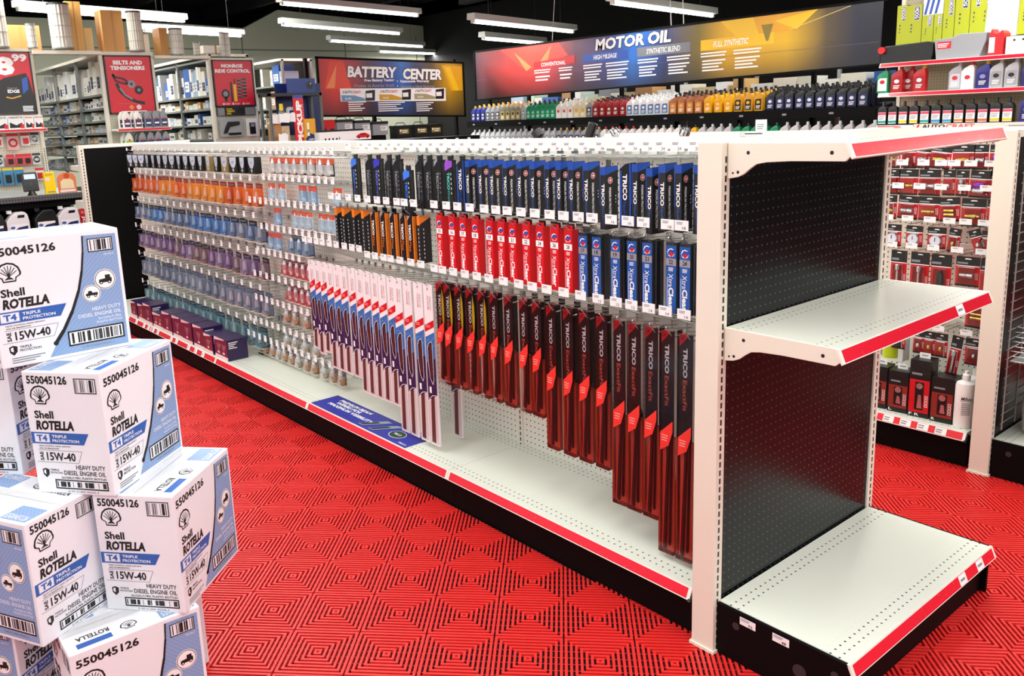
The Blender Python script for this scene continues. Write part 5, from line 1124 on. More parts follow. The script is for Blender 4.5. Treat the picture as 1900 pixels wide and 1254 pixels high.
t = thing('striped_box', 'white box with blue stripes lying above the lime boxes', 'box', None, (-82.1, 229, 89.46)); mb = MB(); mb.prism([(0, 0), (6.3, 0), (6.3, 7), (0, 7.6)], 'y', 0, 5, paper); part(t, 'carton', mb); mb = MB(); pb = PB(mb, (0, 0, 0), (1, 0, 0), (0, 0, 1), .04); [pb.poly([(a, .2), (a + .8, .2), (a + 2.2, 7), (a + 1.4, 7)], blue) for a in (.3, 1.9, 3.6)]; part(t, 'stripes', mb)

# ---------------------------------------------------------------- stock room runs with poster ends
def run(y, label, shelves, length, yw, x0=-343):
    t = thing('stock_shelving', label, 'shelf', None, (x0, y, 0))
    for z in shelves: mb = MB(); mb.box(-length, 0, z - .9, -1, yw, z, grey); part(t, 'shelf_board', mb)
    for x in range(0, int(length) + 1, 42):
        for yy in (0, yw - 1.2): mb = MB(); mb.box(-x - 1.4, yy, 0, -x, yy + 1.2, 97, grey); part(t, 'post', mb)
    mb = MB(); mb.box(-length, yw - .3, 0, -1, yw, 97, mat('steel_back', '#6f726c', .6)); part(t, 'back_sheet', mb)
    mb = MB(); mb.box(-length, -1, 96, 0, yw, 97.3, cream); part(t, 'top_board', mb); return t
rs = random.Random(9)
def fill(y, shelves, length, where, group, dens=.92, x0=-343):
    for i in range(len(shelves) - 1):
        z = shelves[i]; gap = shelves[i + 1] - z - 1.2; x = x0 - 1.5
        while x > x0 - length + 4:
            w = rs.choice((3, 4, 5, 6, 8)); h = gap * rs.uniform(.5, .95); h = min(h, 15); h = round(h * 2) / 2
            if rs.random() < dens:
                c = rs.choice(PAL if i < len(shelves) - 2 else ['#f2f2ee', '#9fb4c8', '#2f5ea8', '#e9e6da', '#e8e4d4', '#efeae0'])
                stock_box(x - w / 2, y + 1.45, z + .03, w - .3, 9, h, c, where + ', ' + ('lowest', 'low', 'second', 'third', 'fourth', 'fifth', 'upper', 'high', 'top')[i] + ' tier', group)
            x -= w
S1 = [20, 33, 45, 52.6, 58, 63, 68.4, 74, 80, 97]
run(38, 'grey stock shelving behind the belts poster', S1, 132, 20); fill(38, S1[2:], 130, 'behind the belts poster', 'stock behind the belts poster')
S2 = [20, 40, 50, 57.8, 64.7, 72.2, 78.5, 95]
run(87, 'grey stock shelving behind the shock absorber poster', S2, 132, 20); fill(87, S2[2:], 130, 'behind the shock absorber poster', 'stock behind the shock poster', .8)
S3 = [40, 52, 62, 72, 84, 97]
run(136, 'grey open stock shelving beyond the shock absorber poster', S3, 110, 18, -366); fill(136, S3, 108, 'on the open stock shelving', 'stock on the open shelving', .6, -366)
frame_m = mat('poster_frame', '#17181a', .4); posred = mat('poster_red', '#d8102c', .35)
def end_unit(y0, y1, label, ztop):
    t = thing('display_end', label, 'store shelf', None, (-340, 0, 0))
    for y in (y0, y1): mb = MB(); mb.box(-2.5, -.7, 0, 0, .7, ztop, up_y); part(t, 'upright', mb, loc=(0, y, 0))
    mb = MB(); mb.box(-1.6, y0 + .7, 6, -1.2, y1 - .7, ztop - 1, pattern_mat('cream_pegboard_y', '#d9d5c4', '#3a382f', peg('y', 'z', .13)) if 'cream_pegboard_y' not in MATS else MATS['cream_pegboard_y']); part(t, 'back_panel', mb)
    mb = MB(); mb.box(-2.5, y0, ztop - 1.4, .2, y1, ztop, cream); part(t, 'top_cap', mb); return t
e1 = end_unit(-14, 9.6, 'display end with the price poster and red packs', 98.2)
e2 = end_unit(37.2, 59.2, 'display end with the belts poster over oil bottles', 97.4)
e3 = end_unit(85.8, 107.4, 'display end with the shock absorber poster', 95.2)
mb = MB(); mb.box(-2, 9.8, 96, 4, 37, 97.4, cream); single('header_shelf', mb, 'cream header shelf bridging the price poster and the belts poster', 'shelf', None, (-341, 0, 0))
mb = MB(); mb.box(-2, 59.6, 94.6, 4, 85.4, 95.8, cream); single('header_shelf', mb, 'cream header shelf bridging the belts poster and the shock absorber poster', 'shelf', None, (-341, 0, 0))
def poster(y0, z0, y1, z1, label, art):
    t = thing('poster', label, 'poster', None, (-339.6, 0, 0))
    mb = MB(); mb.box(0, y0, z0, .4, y1, z1, posred); part(t, 'board', mb)
    mb = MB(); f = .55; [mb.box(0, *q, frame_m) if 0 else mb.box(0, q[0], q[1], .7, q[2], q[3], frame_m) for q in ((y0, z0, y1, z0 + f), (y0, z1 - f, y1, z1), (y0, z0, y0 + f, z1), (y1 - f, z0, y1, z1))]; part(t, 'frame', mb)
    mb = MB(); art(PB(mb, (.4, 0, 0), (0, 1, 0), (0, 0, 1), .04)); part(t, 'poster_print', mb)
def art1(pb):
    pb.text('18', -9.5, 87.6, 2.6, 95, inkw, 1, .05); pb.text('99', 2.0, 93.0, 7.6, 96, inkw, 1, .05)
    pb.poly([(-6, 72.6), (8.6, 72.6), (8.6, 78), (7.4, 86), (6.5, 88.5), (-2, 86.5), (-6, 84)], blackm, 2); pb.poly([(4.4, 80), (6.6, 82), (6.8, 87), (4.6, 86)], blue, 3); pb.poly([(-13, 72.6), (-6.5, 72.6), (-6.5, 87), (-13, 87)], blue, 2)
    pb.text('EDGE', -1.2, 80.6, 3.2, 81.9, inkw, 3, .03); pb.text('Castrol', -1.2, 82.2, 2.4, 82.9, inkg, 3); pb.stroke([(-2, 79), (0, 78.4), (3.6, 79.4)], .5, mat('amber_print', '#c89a3a', .4), 3); pb.lines(3.6, 73, 7.6, 75.4, 4, inkw, 3, .1)
poster(-13, 72.0, 9.0, 97.0, 'red price poster with a black oil jug', art1)
def art2(pb):
    pb.text('BELTS AND', 41.8, 91.9, 54.4, 93.7, inkw, 1, .05); pb.text('TENSIONERS', 40.4, 89.6, 55.3, 91.4, inkw, 1, .05)
    pb.stroke([(41, 88), (42, 86.5), (44.5, 86.2), (46.6, 85.2), (46.8, 83.6), (44, 84.2), (42, 85), (41, 87.6)], .9, mat('belt_brown', '#54323a', .5), 2)
    pb.stroke([(42.2, 84), (43.5, 80.5), (46.5, 77.8), (50, 76), (53.6, 75.2)], 1.3, hdr, 2); pb.stroke([(43.4, 82), (45.4, 79), (48.4, 77)], .7, inkg, 3)
    pb.disc(48.6, 83.6, 1.7, inkg, 2); pb.disc(51.6, 81, 1.9, hdr, 3); pb.disc(51.6, 81, .7, inkg, 4); pb.disc(48.6, 83.6, .6, hdr, 3)
    pb.poly([(46.4, 73.6), (47.6, 74.8), (48.8, 73.6), (47.6, 72.4)], orange, 2); pb.disc(50.8, 73.6, 1.1, pinkw, 2); pb.rect(42, 75.2, 54, 75.3, inkg, 2); pb.lines(43, 71.4, 54, 72.2, 1, inkw, 2, .1)
poster(38, 70.9, 58.4, 95.8, 'red poster of belts and tensioners', art2)
def art3(pb):
    pb.text('MONROE', 91.1, 90.6, 101.8, 92.3, inkw, 1, .05); pb.text('RIDE CONTROL', 87.8, 88.3, 105.3, 90, inkw, 1, .05)
    for i in range(6): pb.poly([(98.4, 76.4 + i * 1.55), (102.6, 77 + i * 1.55), (102.8, 78 + i * 1.55), (98.2, 77.4 + i * 1.55)], hdr, 2); pb.stroke([(98.4, 77.6 + i * 1.55), (102.6, 76.6 + i * 1.55)], .25, inkg, 3)
    pb.rect(96.2, 75, 97.6, 83, glow_y, 2); pb.rect(96.6, 83, 97.2, 85.5, hdr, 2); pb.rect(94.6, 75, 95.6, 84, hdr, 2); pb.disc(92, 78.6, 2.1, hdr, 2); pb.disc(92, 78.6, 1.2, inkg, 3); pb.rect(91.3, 75, 92.7, 77, hdr, 2)
    for y in (90.6, 95.4, 100.6): pb.disc(y, 73.9, .55, pinkw, 2, 10); pb.lines(y + .9, 73.5, y + 3.4, 74.3, 2, pinkw, 2)
poster(86.6, 72.6, 106.9, 94.2, 'red poster of shock absorbers and struts', art3)
t = thing('scan_sign', 'black sign with yellow scan wording under the shock absorber poster', 'sign', None, (-339.4, 0, 0)); mb = MB(); mb.box(0, 86.8, 68.4, .3, 106.4, 72.3, hdr); pb = PB(mb, (.3, 0, 0), (0, 1, 0), (0, 0, 1), .04)
for s_, z in (('SCAN.', 71.1), ('VERIFY.', 70), ('FIX.', 68.9)): pb.text(s_, 91.6, z, 91.6 + .62 * len(s_), z + .85, yellow, 1, .04)
pb.rect(101, 68.6, 106.2, 72.1, grey, 1); pb.rect(87.2, 68.6, 90.6, 72.1, inkg, 1); part(t, 'panel', mb)
t = thing('scan_gun_pack', 'packaged black scan tool gun on the pegboard', 'tool pack', None, (-338.8, 87.3, 58.6)); mb = MB(); mb.box(0, 0, 0, .3, 11.6, 8.6, mat('pack_grey', '#a8adb0', .4)); part(t, 'card', mb); mb = MB(); mb.prism([(1.4, 1.6), (3, 1.8), (4.6, 4.6), (9.6, 5.4), (9.6, 7), (4, 7), (2.4, 4.2)], 'x', .3, 1.4, blackm); mb.box(.3, 4, .8, 1.2, 10, 1.8, blackm); part(t, 'scan_gun', mb)
t = thing('meter_pack', 'packaged handheld meter on the pegboard', 'tool pack', None, (-338.8, 100.6, 58.4)); mb = MB(); mb.box(0, 0, 0, .3, 6, 8.4, paper); part(t, 'card', mb); mb = MB(); mb.box(.3, 1.6, 1, 1.2, 4.4, 6.4, blackm); mb.box(1.2, 2, 4.4, 1.25, 4, 6, inkg); part(t, 'meter', mb)
# bottles under the belts poster
t = thing('bottle_shelf', 'cream shelf with red strip under the belts poster', 'shelf', None, (-339, 37.6, 0))
for z in (64.4, 55.4): mb = MB(); mb.box(0, 0, z - .8, 9, 23.4, z, cream); s = part(t, 'shelf_board', mb); mb = MB(); mb.box(9, 0, z - 1.2, 9.2, 23.4, z, white); pb = PB(mb, (9.2, 0, z - 1.2), (0, 1, 0), (0, 0, 1)); pb.rect(.3, .15, 23.1, 1.05, red_strip); part(s, 'price_channel', mb)
def flat_quart(col, lab):
    k = Kit('gear_oil_bottle', 'oil bottle'); b = mat('bottle_' + col.lstrip('#'), col, .3); mb = MB(); mb.prism([(-1.9, 0), (1.9, 0), (1.9, 4.6), (1.2, 6.6), (.4, 7.6), (-.5, 7.6), (-1.9, 5.4)], 'x', -1.1, 1.1, b); k.add('bottle_body', mb, None, .2, True)
    mb = MB(); pb = PB(mb, (1.1, -1.5, .6), (0, 1, 0), (0, 0, 1), .04); pb.rect(0, 0, 3, 3.4, lab, 1); pb.rect(.4, 1.2, 2.6, 1.9, inkw, 2); pb.disc(1.5, 3.6, .5, red, 2, 10); k.add('label', mb); return k
FQ = [flat_quart('#e6e4dc', mat('label_plum', '#4a3058', .4)), flat_quart('#80858a', navy), flat_quart('#dfe3d8', mat('label_lime', '#9ac832', .4))]
for x, v, z in ((42.6, 0, 64.42), (47.4, 0, 64.42), (51.8, 1, 64.42), (55.4, 1, 64.42), (58.8, 1, 64.42), (42.6, 2, 56.62), (48.4, 1, 56.62), (52, 1, 56.62), (55.4, 1, 56.62), (58.8, 1, 56.62)):
    for d in range(2): FQ[v].place((-332.6 - d * 3, x - d * .9, z if z > 60 else 55.42), 0, ['white gear oil bottle with plum label', 'grey gear oil bottle with navy label', 'white gear oil bottle with lime label'][v] + (' on the upper bottle shelf' if z > 60 else ' on the lower bottle shelf'), 'bottles under the belts poster', (.88, .86, .95))
# filters and cartons on top of the stock shelving
def air_filter(y, z, r, h, label, x=-339, cap=True):
    t = thing('air_filter', label, 'air filter', 'filters on the stock shelving', (x, y, z))
    mb = MB(); n = 40; i0 = 0
    for j in range(n):
        a, b = 2 * math.pi * j / n, 2 * math.pi * (j + 1) / n; q, p = (r, r * .95) if j % 2 else (r * .95, r)
        mb.face([(q * math.cos(a), q * math.sin(a), .4), (p * math.cos(b), p * math.sin(b), .4), (p * math.cos(b), p * math.sin(b), h - .4), (q * math.cos(a), q * math.sin(a), h - .4)], mat('filter_paper', '#d9d6c8', .7))
    part(t, 'pleats', mb)
    mb = MB(); mb.lathe([(r * 1.03, 0), (r * 1.03, .6)], grey, 28); mb.lathe([(r * 1.03, h - .7), (r * 1.03, h)], dark if cap else grey, 28); part(t, 'end_caps', mb)
    mb = MB(); [mb.lathe([(r * 1.01, h * q), (r * 1.01, h * q + .15)], grey, 28) for q in (.25, .5, .75)]; part(t, 'bands', mb)
air_filter(22.2, 98.1, 4.2, 18.4, 'tall dark capped cylindrical filter on the header shelf'); air_filter(52.8, 97.5, 3.1, 17, 'tall pale cylindrical filter beside the big kraft carton')
air_filter(70.8, 96, 3.0, 11.8, 'banded cylindrical filter on the header shelf', cap=True); air_filter(92.6, 95.3, 1.2, 11.4, 'slim ribbed filter standing on the shock poster end', cap=False); air_filter(95.0, 95.3, 1.2, 11.2, 'slim ribbed filter beside its twin on the shock poster end', cap=False)
air_filter(10.6, 98.2, 1.9, 9.8, 'short white spin on filter at the price poster end', cap=False); air_filter(-1.5, 98.3, 3.4, 24, 'tall pale filter at the picture edge over the price poster', cap=False); air_filter(80, 96, 1.5, 6, 'small white filter near the shock poster end', cap=False)
for y0, w, h, x, z, c, lb in ((26, 6.0, 20.5, -342, 97.5, '#e2b060', 'tall amber carton beside the dark capped filter'), (39.6, 9.0, 17.5, -341, 97.4, '#cf9a58', 'big kraft carton above the belts poster'), (63.8, 3.6, 12.2, -340, 95.9, '#c9924e', 'slim kraft carton beside the banded filter'),
                            (2, 15, 11.5, -352, 97.4, '#c08a50', 'low brown carton behind the white spin on filter'), (31, 7.4, 11, -352, 97.4, '#d9cba0', 'pale carton behind the amber carton'), (58, 5, 9, -352, 97.4, '#dfe3e4', 'white carton with blue print behind the header shelf'), (84, 12, 3.5, -341, 97.32, '#efeae0', 'flat ivory carton above the shock poster')):
    mb = MB(); mb.box(-9, 0, 0, 0, w, h, mat('box_' + c.lstrip('#'), c, .6)); mb.box(-.02, w * .46, 0, .04, w * .54, h, mat('brown_tape', '#b88848', .4)); single('carton', mb, lb, 'box', 'cartons above the stock shelving', (x, y0, z))

# ---------------------------------------------------------------- price poster end: packs, counter shelf and jugs
t = thing('red_strip_shelf', 'cream shelf with red strip under the price poster', 'shelf', None, (-339, -14, 0)); mb = MB(); mb.box(0, 0, 65.1, 8, 23.8, 65.9, cream); part(t, 'shelf_board', mb); mb = MB(); mb.box(8, 0, 64.8, 8.2, 23.8, 66, white); pb = PB(mb, (8.2, 0, 64.8), (0, 1, 0), (0, 0, 1)); pb.rect(.2, .15, 23.6, 1.05, red_strip); part(t, 'price_channel', mb)
for y, w, n in ((-10, 5.6, 'CARBURETOR'), (-4.2, 5.8, 'CARBURETOR'), (1.8, 3.4, 'Stainless'), (5.4, 3.4, 'Stainless')):
    k = Kit('hardware_box', 'box'); mb = MB(); mb.box(-5, 0, 0, 0, w, 5.4, paper); k.add('carton', mb); mb = MB(); pb = PB(mb, (0, 0, 0), (0, 1, 0), (0, 0, 1), .04); pb.text(n, .3, 4.3, w - .3, 5.0, ink if w > 4 else red, 1, .02); pb.poly([(.4, .5), (w - .4, .6), (w - .8, 2.6), (w * .5, 1.6), (.6, 2.8)], hdr, 1); pb.rect(w * .75, .3, w - .1, 2, red, 2); k.add('front_print', mb)
    k.place((-331.4, y, 65.92), 0, 'white hardware box with %s heading on the red strip shelf' % ('black' if w > 4 else 'red'), 'boxes on the red strip shelf')
def small_card(w, h, c, obj_m, ring, head='#d8303a'):
    k = Kit('hang_pack', 'hang pack'); mb = MB(); mb.box(0, -w / 2, -h, .2, w / 2, 0, mat('card_' + c.lstrip('#'), c, .4)); pb = PB(mb, (.2, -w / 2, -h), (0, 1, 0), (0, 0, 1), .03); pb.rect(0, h - 1, w, h, mat('card_' + head.lstrip('#'), head, .4)); k.add('card', mb)
    mb = MB()
    if ring: pts = [(.6, w * .32 * math.cos(q * math.pi / 8), -h * .55 + w * .32 * math.sin(q * math.pi / 8)) for q in range(17)]; mb.tube(pts, .35, obj_m, 6)
    else: mb.box(.2, -w * .28, -h * .85, 1.0, w * .28, -h * .4, obj_m)
    k.add('contents', mb); return k
SC = [small_card(4.4, 6.6, '#e9b8b4', mat('red_hose', '#c8303c', .4), True), small_card(3.4, 5, '#efe8e2', red, False), small_card(3.2, 4.6, '#dfe3e0', chrome, True, '#3a3c3e'), small_card(3.6, 7, '#3a8fc0', blackm, False, '#f2d21c'), small_card(3.0, 4.6, '#e8505a', hdr, False)]
for y, z, v in ((-12, 64.2, 0), (-7.6, 64.2, 1), (-2.2, 64.3, 0), (2.6, 64.3, 1), (6.2, 64.4, 2), (-12, 56, 4), (-8.4, 56, 2), (-4, 56, 4), (-.6, 56, 4), (2.4, 56, 4), (5.8, 56, 2), (-10, 50.6, 3), (-5.8, 50.6, 3), (-1.6, 50.6, 3), (6.2, 49.8, 1)):
    SC[v].place((-338.6, y, z), 0, ['pink card with a coiled red hose', 'white card with red part', 'pale card with a chrome ring', 'blue and yellow card with black gloves', 'red card with small black part'][v] + (' on the upper pegs under the price poster' if z > 60 else ' on the lower pegs under the price poster'), 'cards under the price poster')
t = thing('checkout_counter', 'black fronted counter with perforated steel edge', 'counter', None, (-302, -30, 0)); mb = MB(); mb.box(-26, 0, 40.6, 12, 40, 41.6, grey); part(t, 'counter_top', mb); mb = MB(); mb.box(12, 0, 39.4, 12.4, 40, 41.4, pattern_mat('perforated_edge', '#55565a', '#0c0c0c', peg('y', 'z', .25))); part(t, 'perforated_edge', mb); mb = MB(); mb.box(-10, 0, 0, -9, 40, 40.6, blackp); mb.box(-10, 0, 22.5, 12, 40, 23.5, blackp); mb.box(-10, 0, 36.8, 10, 40, 40.6, blackp); part(t, 'counter_front', mb)
def jug(y, c, green, label):
    t = thing('coolant_jug', label, 'jug', 'jugs under the counter', (-290, y, 23.52)); m_ = mat('jug_' + c.lstrip('#'), c, .35)
    mb = MB(); mb.prism([(-3.7, 0), (3.7, 0), (3.8, 9), (3.4, 11.6), (2.6, 12.6), (-.4, 12.6), (-2.2, 11.4), (-3.8, 9.6)], 'x', -2.2, 2.2, m_); part(t, 'jug_body', mb, .35)
    mb = MB(); pb = PB(mb, (2.2, 0, 0), (0, 1, 0), (0, 0, 1), .05); pb.poly([(-.2, 10.6), (2.2, 10.6), (2.4, 11.6), (.2, 11.6)], hdr); part(t, 'handle_hole', mb)
    mb = MB(); mb.lathe([(.9, 12.2), (.9, 13.3)], m_, 12, (0, -2.2, 0)); part(t, 'cap', mb)
    mb = MB(); pb = PB(mb, (2.2, -3, 2), (0, 1, 0), (0, 0, 1), .05); pb.rect(0, 0, 6, 6.4, navy, 1); pb.poly([(0, 6.4), (0, 3), (3, 5.2), (6, 5.6), (6, 6.4)], paper, 2); pb.rect(3.8, 1.4, 5.7, 4.4, mat('jug_green', '#a8c87a', .4) if green else pinkw, 2); pb.disc(1, 5.2, .8, c_blue, 3, 12, .5); part(t, 'label', mb)
jug(-14.0, '#eae6ea', False, 'white coolant jug with pink panel farthest from the gondola'); jug(-4.6, '#15181a', True, 'black coolant jug with green panel under the counter'); jug(3.4, '#ece8ec', False, 'white coolant jug beside the red can under the counter'); jug(-22, '#15181a', True, 'black coolant jug at the picture edge')
mb = MB(); mb.lathe([(1.3, 0), (1.35, .2), (1.35, 10), (.9, 10.8), (.9, 11.6)], mat('red_can', '#c01c28', .3), 16); pb = PB(mb, (1.36, -.9, 0), (0, 1, 0), (0, 0, 1)); pb.text('JOIST', .3, 2, 1.5, 9, inkw, 1, .02, rot=-90); single('spray_can', mb, 'red spray can beside the white jug under the counter', 'can', None, (-290, 8.6, 23.52))
t = thing('card_terminal', 'black card payment terminal with lit screen on counter', 'card terminal', None, (-292, -7.2, 41.62)); mb = MB(); mb.lathe([(1.7, 0), (1.3, .6), (.8, 1.6)], blackm, 18); part(t, 'stand', mb); mb = MB(); mb.prism([(-1, 1.2), (.6, 1.6), (-.8, 8.4), (-2, 8)], 'y', -2.6, 2.6, blackm); part(t, 'terminal_body', mb, .2)
mb = MB(); pb = PB(mb, (.6, -2.6, 1.6), (0, 1, 0), (-1.4, 0, 6.8), .05); pb.rect(.7, 4.4, 4.5, 6.2, mat('lit_screen', '#9fb0d8', .3, emit=.8), 1); pb.disc(2.6, 2.6, .8, dark, 1); [pb.disc(a, 2.6, .35, dark, 1, 10) for a in (1.0, 4.2)]; part(t, 'screen_and_keys', mb)
t = thing('yellow_box', 'yellow product box standing on counter', 'box', None, (-291, -2.6, 41.62)); mb = MB(); mb.box(-2, 0, 0, 0, 3.6, 8, yellow); part(t, 'carton', mb); mb = MB(); pb = PB(mb, (0, 0, 0), (0, 1, 0), (0, 0, 1), .05); pb.rect(.3, 4.8, 1.8, 6, pinkw); pb.lines(.3, 6.6, 3, 7.6, 2, mat('amber_print', '#c89a3a', .4)); pb.rect(.6, .5, 3.2, .9, grey); part(t, 'front_print', mb)
t = thing('orange_tin_card', 'arched orange and cream display card on counter', 'card', None, (-292, 2.0, 41.62)); mb = MB(); mb.prism([(0, 0), (6.6, 0), (6.6, 5.4), (5.8, 6.8), (4, 7.4), (2.4, 7.4), (.8, 6.8), (0, 5.4)], 'x', -.5, 0, mat('tan_orange', '#d87848', .45)); part(t, 'card', mb); mb = MB(); pb = PB(mb, (0, 0, 0), (0, 1, 0), (0, 0, 1), .05); pb.poly([(.9, 1.4), (5.8, 1.4), (5.6, 4.2), (4.6, 5), (2, 5), (1, 4.2)], mat('cream_print', '#e2d2a8', .5)); pb.disc(3.4, 6.2, 1, mat('dark_orange', '#b84a20', .4), 1, 12); pb.rect(.6, .2, 6, 1.1, pinkw); part(t, 'card_print', mb)
for z, c, h, lb in ((52.8, paper, 6, 'white boxed part on the upper far end cap shelf'), (40.8, mat('grey_pack', '#7a7d80', .4), 6.5, 'grey pack on the lower far end cap shelf')):
    mb = MB(); mb.box(-4, 0, 0, 0, 5, h, c); pb = PB(mb, (0, 0, 0), (0, 1, 0), (0, 0, 1)); pb.lines(.6, 1, 4, 3, 3, inkg); single('boxed_part', mb, lb, 'box', None, (-249.8, .6, z))

# ---------------------------------------------------------------- battery corner
t = thing('battery_rack', 'black battery rack under the battery banner', 'store shelf', None, (-352, 140, 0))
for z in (52.4, 36): mb = MB(); mb.box(0, 0, z - 2.4, 24, 98, z, blackp); part(t, 'shelf', mb)
for y in (0, 40, 97): mb = MB(); mb.box(2, y, 0, 4, y + 1.6, 96, blackp); part(t, 'upright', mb)
for i in range(6): mb = MB(); mb.box(24, 46 + i * 8.6, 50.6, 24.1, 48 + i * 8.6, 51.6, paper); part(t, 'price_tag', mb)
def battery(y, z, top, body, label, terms=False):
    t = thing('car_battery', label, 'battery', 'car batteries', (-331, y, z)); mb = MB(); mb.box(-7, 0, 0, 0, 9.4, 5.6, body); part(t, 'case', mb, .1); mb = MB(); mb.box(-7.2, -.2, 5.6, .2, 9.6, 7, top); part(t, 'lid', mb, .1)
    mb = MB(); mb.tube([(-3.5, 1.5, 7), (-3.5, 2.5, 8.3), (-3.5, 7, 8.3), (-3.5, 8, 7)], .22, blackm, 5); part(t, 'carry_handle', mb)
    mb = MB(); pb = PB(mb, (0, 0, 0), (0, 1, 0), (0, 0, 1), .05)
    if terms: pb.rect(1.6, 2.4, 7.8, 5.0, mat('dark_gold', '#8a7a2a', .4)); pb.disc(2.4, 4.2, .6, inkw, 2, 10); pb.lines(3.4, 2.8, 7, 4.6, 2, inkw, 2)
    else: pb.rect(4.6, 2.2, 9, 4.6, paper); pb.lines(4.8, 2.6, 8, 4.2, 2, inkg, 2)
    part(t, 'label', mb)
bgrey = mat('battery_grey', '#9a9da0', .4)
for y, z, lb in ((146.4, 57.4, 'beside the red charger'), (157, 56.6, 'between two grey batteries'), (168, 55.6, 'next to the black batteries')): battery(y, z, blackm, bgrey, 'grey car battery with black lid ' + lb)
for y, lb in ((183, 'first of the black ones beside the grey battery'), (195, 'in the middle of the black ones'), (204.6, 'third of the black ones')): battery(y, 53, blackm, hdr, 'black car battery with gold label ' + lb, True)
mb = MB(); mb.box(0, 0, 0, 20, 30.5, 3.0, blackp); single('rack_riser', mb, 'black riser under the grey batteries', 'rack', None, (-352, 146, 52.42))
t = thing('battery_charger', 'red battery charger with black base', 'charger', None, (-330, 136.6, 57)); mb = MB(); mb.prism([(0, 3), (8, 3), (8.4, 7), (7, 7.6), (1, 7.6), (-.2, 7)], 'x', -4, 0, red); part(t, 'shell', mb, .2); mb = MB(); mb.box(-4, .6, 0, -.2, 7.6, 3, blackm); mb.box(-.2, 3, 1.4, .2, 5, 4.4, red); part(t, 'base', mb); 
t = thing('car_picture_box', 'long white box printed with a red sports car', 'box', None, (-300, 118.8, 54.6)); mb = MB(); mb.box(-6, 0, 0, 0, 28, 4.2, paper); part(t, 'carton', mb, .05); mb = MB(); pb = PB(mb, (0, 0, 0), (0, 1, 0), (0, 0, 1), .04); pb.poly([(19.6, 1.4), (20.4, 2.2), (22.4, 3.0), (24.6, 3.1), (26.6, 2.4), (27.4, 1.6), (27, .9), (20, .8)], red, 1); [pb.disc(a, 1.0, .55, ink, 2, 12) for a in (21.2, 26)]; pb.poly([(22, 2.4), (24.6, 2.6), (25.4, 2.2), (22, 2.0)], ink, 2)
[pb.disc(a, .9, .5, hdr, 1, 10) for a in (3, 5, 7, 9)]; pb.text('5', 10, .5, 10.9, 1.6, ink, 1, .03); part(t, 'box_print', mb); 
mb = MB(); mb.box(-3, 0, 0, 0, 24, .8, blackm); single('black_bar', mb, 'black light bar lying on the red car box', 'tool', None, (-301, 119.4, 58.82))
t = thing('pickup_sign', 'narrow red vertical pickup sign', 'sign', None, (-306.9, 110.2, 53.2)); mb = MB(); mb.box(-.4, 0, 0, 0, 5.2, 23, red); part(t, 'board', mb); mb = MB(); pb = PB(mb, (0, 0, 0), (0, 1, 0), (0, 0, 1), .04); pb.text('PICKUP', 1.2, .8, 4.2, 20.6, inkw, 1, .06, rot=90); pb.rect(0, 21.6, 5.2, 23, blue, 1); pb.lines(4.6, 12, 4.9, 19, 6, pinkw, 1); part(t, 'sign_print', mb)
t = thing('metal_rack', 'dark grey slotted angle rack with papers', 'rack', None, (-318, 98.6, 0))
for y in (0, 26):
    for x in (0, 9): mb = MB(); mb.box(x, y, 0, x + 1.4, y + 1.2, 77.4, pattern_mat('slotted_angle', '#6a6d6c', '#1c1c1c', peg('y', 'z', .25)) if 'slotted_angle' not in MATS else MATS['slotted_angle']); part(t, 'post', mb)
for z in (76.6, 54.4, 40): mb = MB(); mb.box(0, 0, z - .8, 10.4, 27.2, z + .6, dark); part(t, 'shelf', mb)
mb = MB(); mb.box(-2, 9.4, 58, -1.5, 33.4, 82, navy); part(t, 'back_panel', mb)
mb = MB(); mb.box(0, 0, 0, 1, 14.6, 6.6, mat('blue_box', '#1e3a86', .35)); pb = PB(mb, (1, 0, 0), (0, 1, 0), (0, 0, 1), .05); pb.disc(11.6, 3.4, 1.8, blackm, 1); pb.disc(12.2, 4.2, .5, inkg, 2, 10); single('blue_display_box', mb, 'blue box with a round black dial on top of the slotted rack', 'box', None, (-312, 110, 77.25))
for y, z, w, h, c, lb in ((100, 55.1, 4.2, 8.6, '#b8824a', 'brown carton on the slotted rack'), (104.4, 55.1, 4, 7.4, '#c9b48c', 'tan carton on the slotted rack')):
    mb = MB(); mb.box(-5, 0, 0, 0, w, h, mat('box_' + c.lstrip('#'), c, .6)); pb = PB(mb, (0, 0, 0), (0, 1, 0), (0, 0, 1)); pb.rect(.8, h * .5, 1.6, h * .7, inkg); single('carton', mb, lb, 'box', None, (-309, y, z))
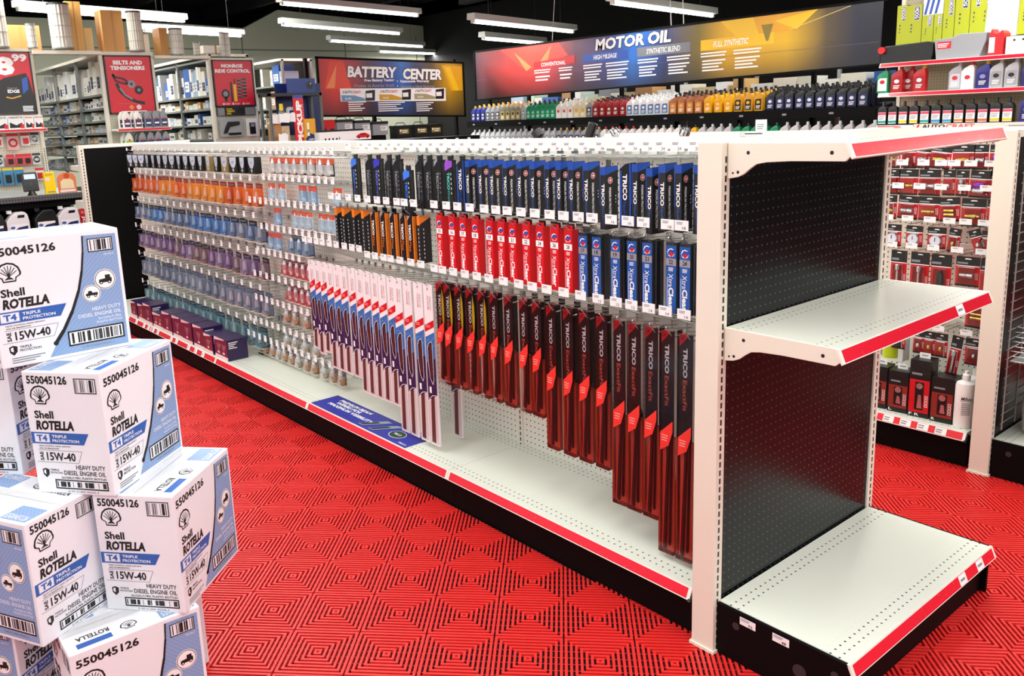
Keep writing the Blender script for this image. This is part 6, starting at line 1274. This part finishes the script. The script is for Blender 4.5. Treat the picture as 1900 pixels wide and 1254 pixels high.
for i, (y, z, a) in enumerate(((99.2, 63.8, .2), (102.4, 64.2, -.2), (106.5, 64.4, .15), (101, 55.2, .0))):
    mb = MB(); mb.prism([(0, 0), (4.6, -.3), (5, 3.2), (3.4, 4.2), (1.2, 3.6), (.2, 4)], 'x', 0, .15, paper); single('paper_sheet', mb, 'loose white paper sheet hanging on the slotted rack', 'paper', 'papers on the slotted rack', (-307 + i * .3, y, z), (0, 0, a))
t = thing('spray_bottle', 'grey spray bottle with yellow cap on the slotted rack', 'bottle', None, (-311.5, 106.3, 67.2)); mb = MB(); mb.lathe([(1.5, 0), (1.5, 1.6), (.9, 2.4)], grey, 14); part(t, 'bottle_body', mb); mb = MB(); mb.lathe([(1.1, 2.4), (.9, 5.4)], yellow, 14); part(t, 'cap', mb)
mb = MB(); mb.prism([(0, 0), (4, 0), (4, 3), (3, 3.8), (.8, 3.8), (0, 3)], 'x', -2, 0, paper); pb = PB(mb, (0, 0, 0), (0, 1, 0), (0, 0, 1), .05); pb.rect(.6, .6, 3.4, 2.2, blue); single('small_jug', mb, 'small white jug with blue label on the slotted rack', 'jug', None, (-310.5, 109.2, 67.2))
mb = MB(); mb.box(0, 0, 0, 7.2, 14.6, .6, dark); single('rack_tray', mb, 'dark tray carrying the small bottles on the slotted rack', 'tray', None, (-316.4, 100, 66.55))
t = thing('spark_plug_box', 'yellow and navy spark plug box beside the pickup sign', 'box', None, (-305, 114.4, 55.1)); mb = MB(); mb.box(-5, 0, 0, 0, 5.4, 10.2, mat('sun_yellow', '#e8a81c', .4)); part(t, 'carton', mb); mb = MB(); pb = PB(mb, (0, 0, 0), (0, 1, 0), (0, 0, 1), .05); pb.poly([(0, 0), (5.4, 0), (5.4, 2.4), (2.4, 3.6), (0, 1.4)], navy); pb.rect(1, 2.4, 2, 8.4, inkw, 2); pb.rect(.8, 4, 2.2, 5.4, inkg, 3); pb.text('CHAMPION', 1.4, .4, 5, 1.2, inkw, 2, .02); part(t, 'box_print', mb)
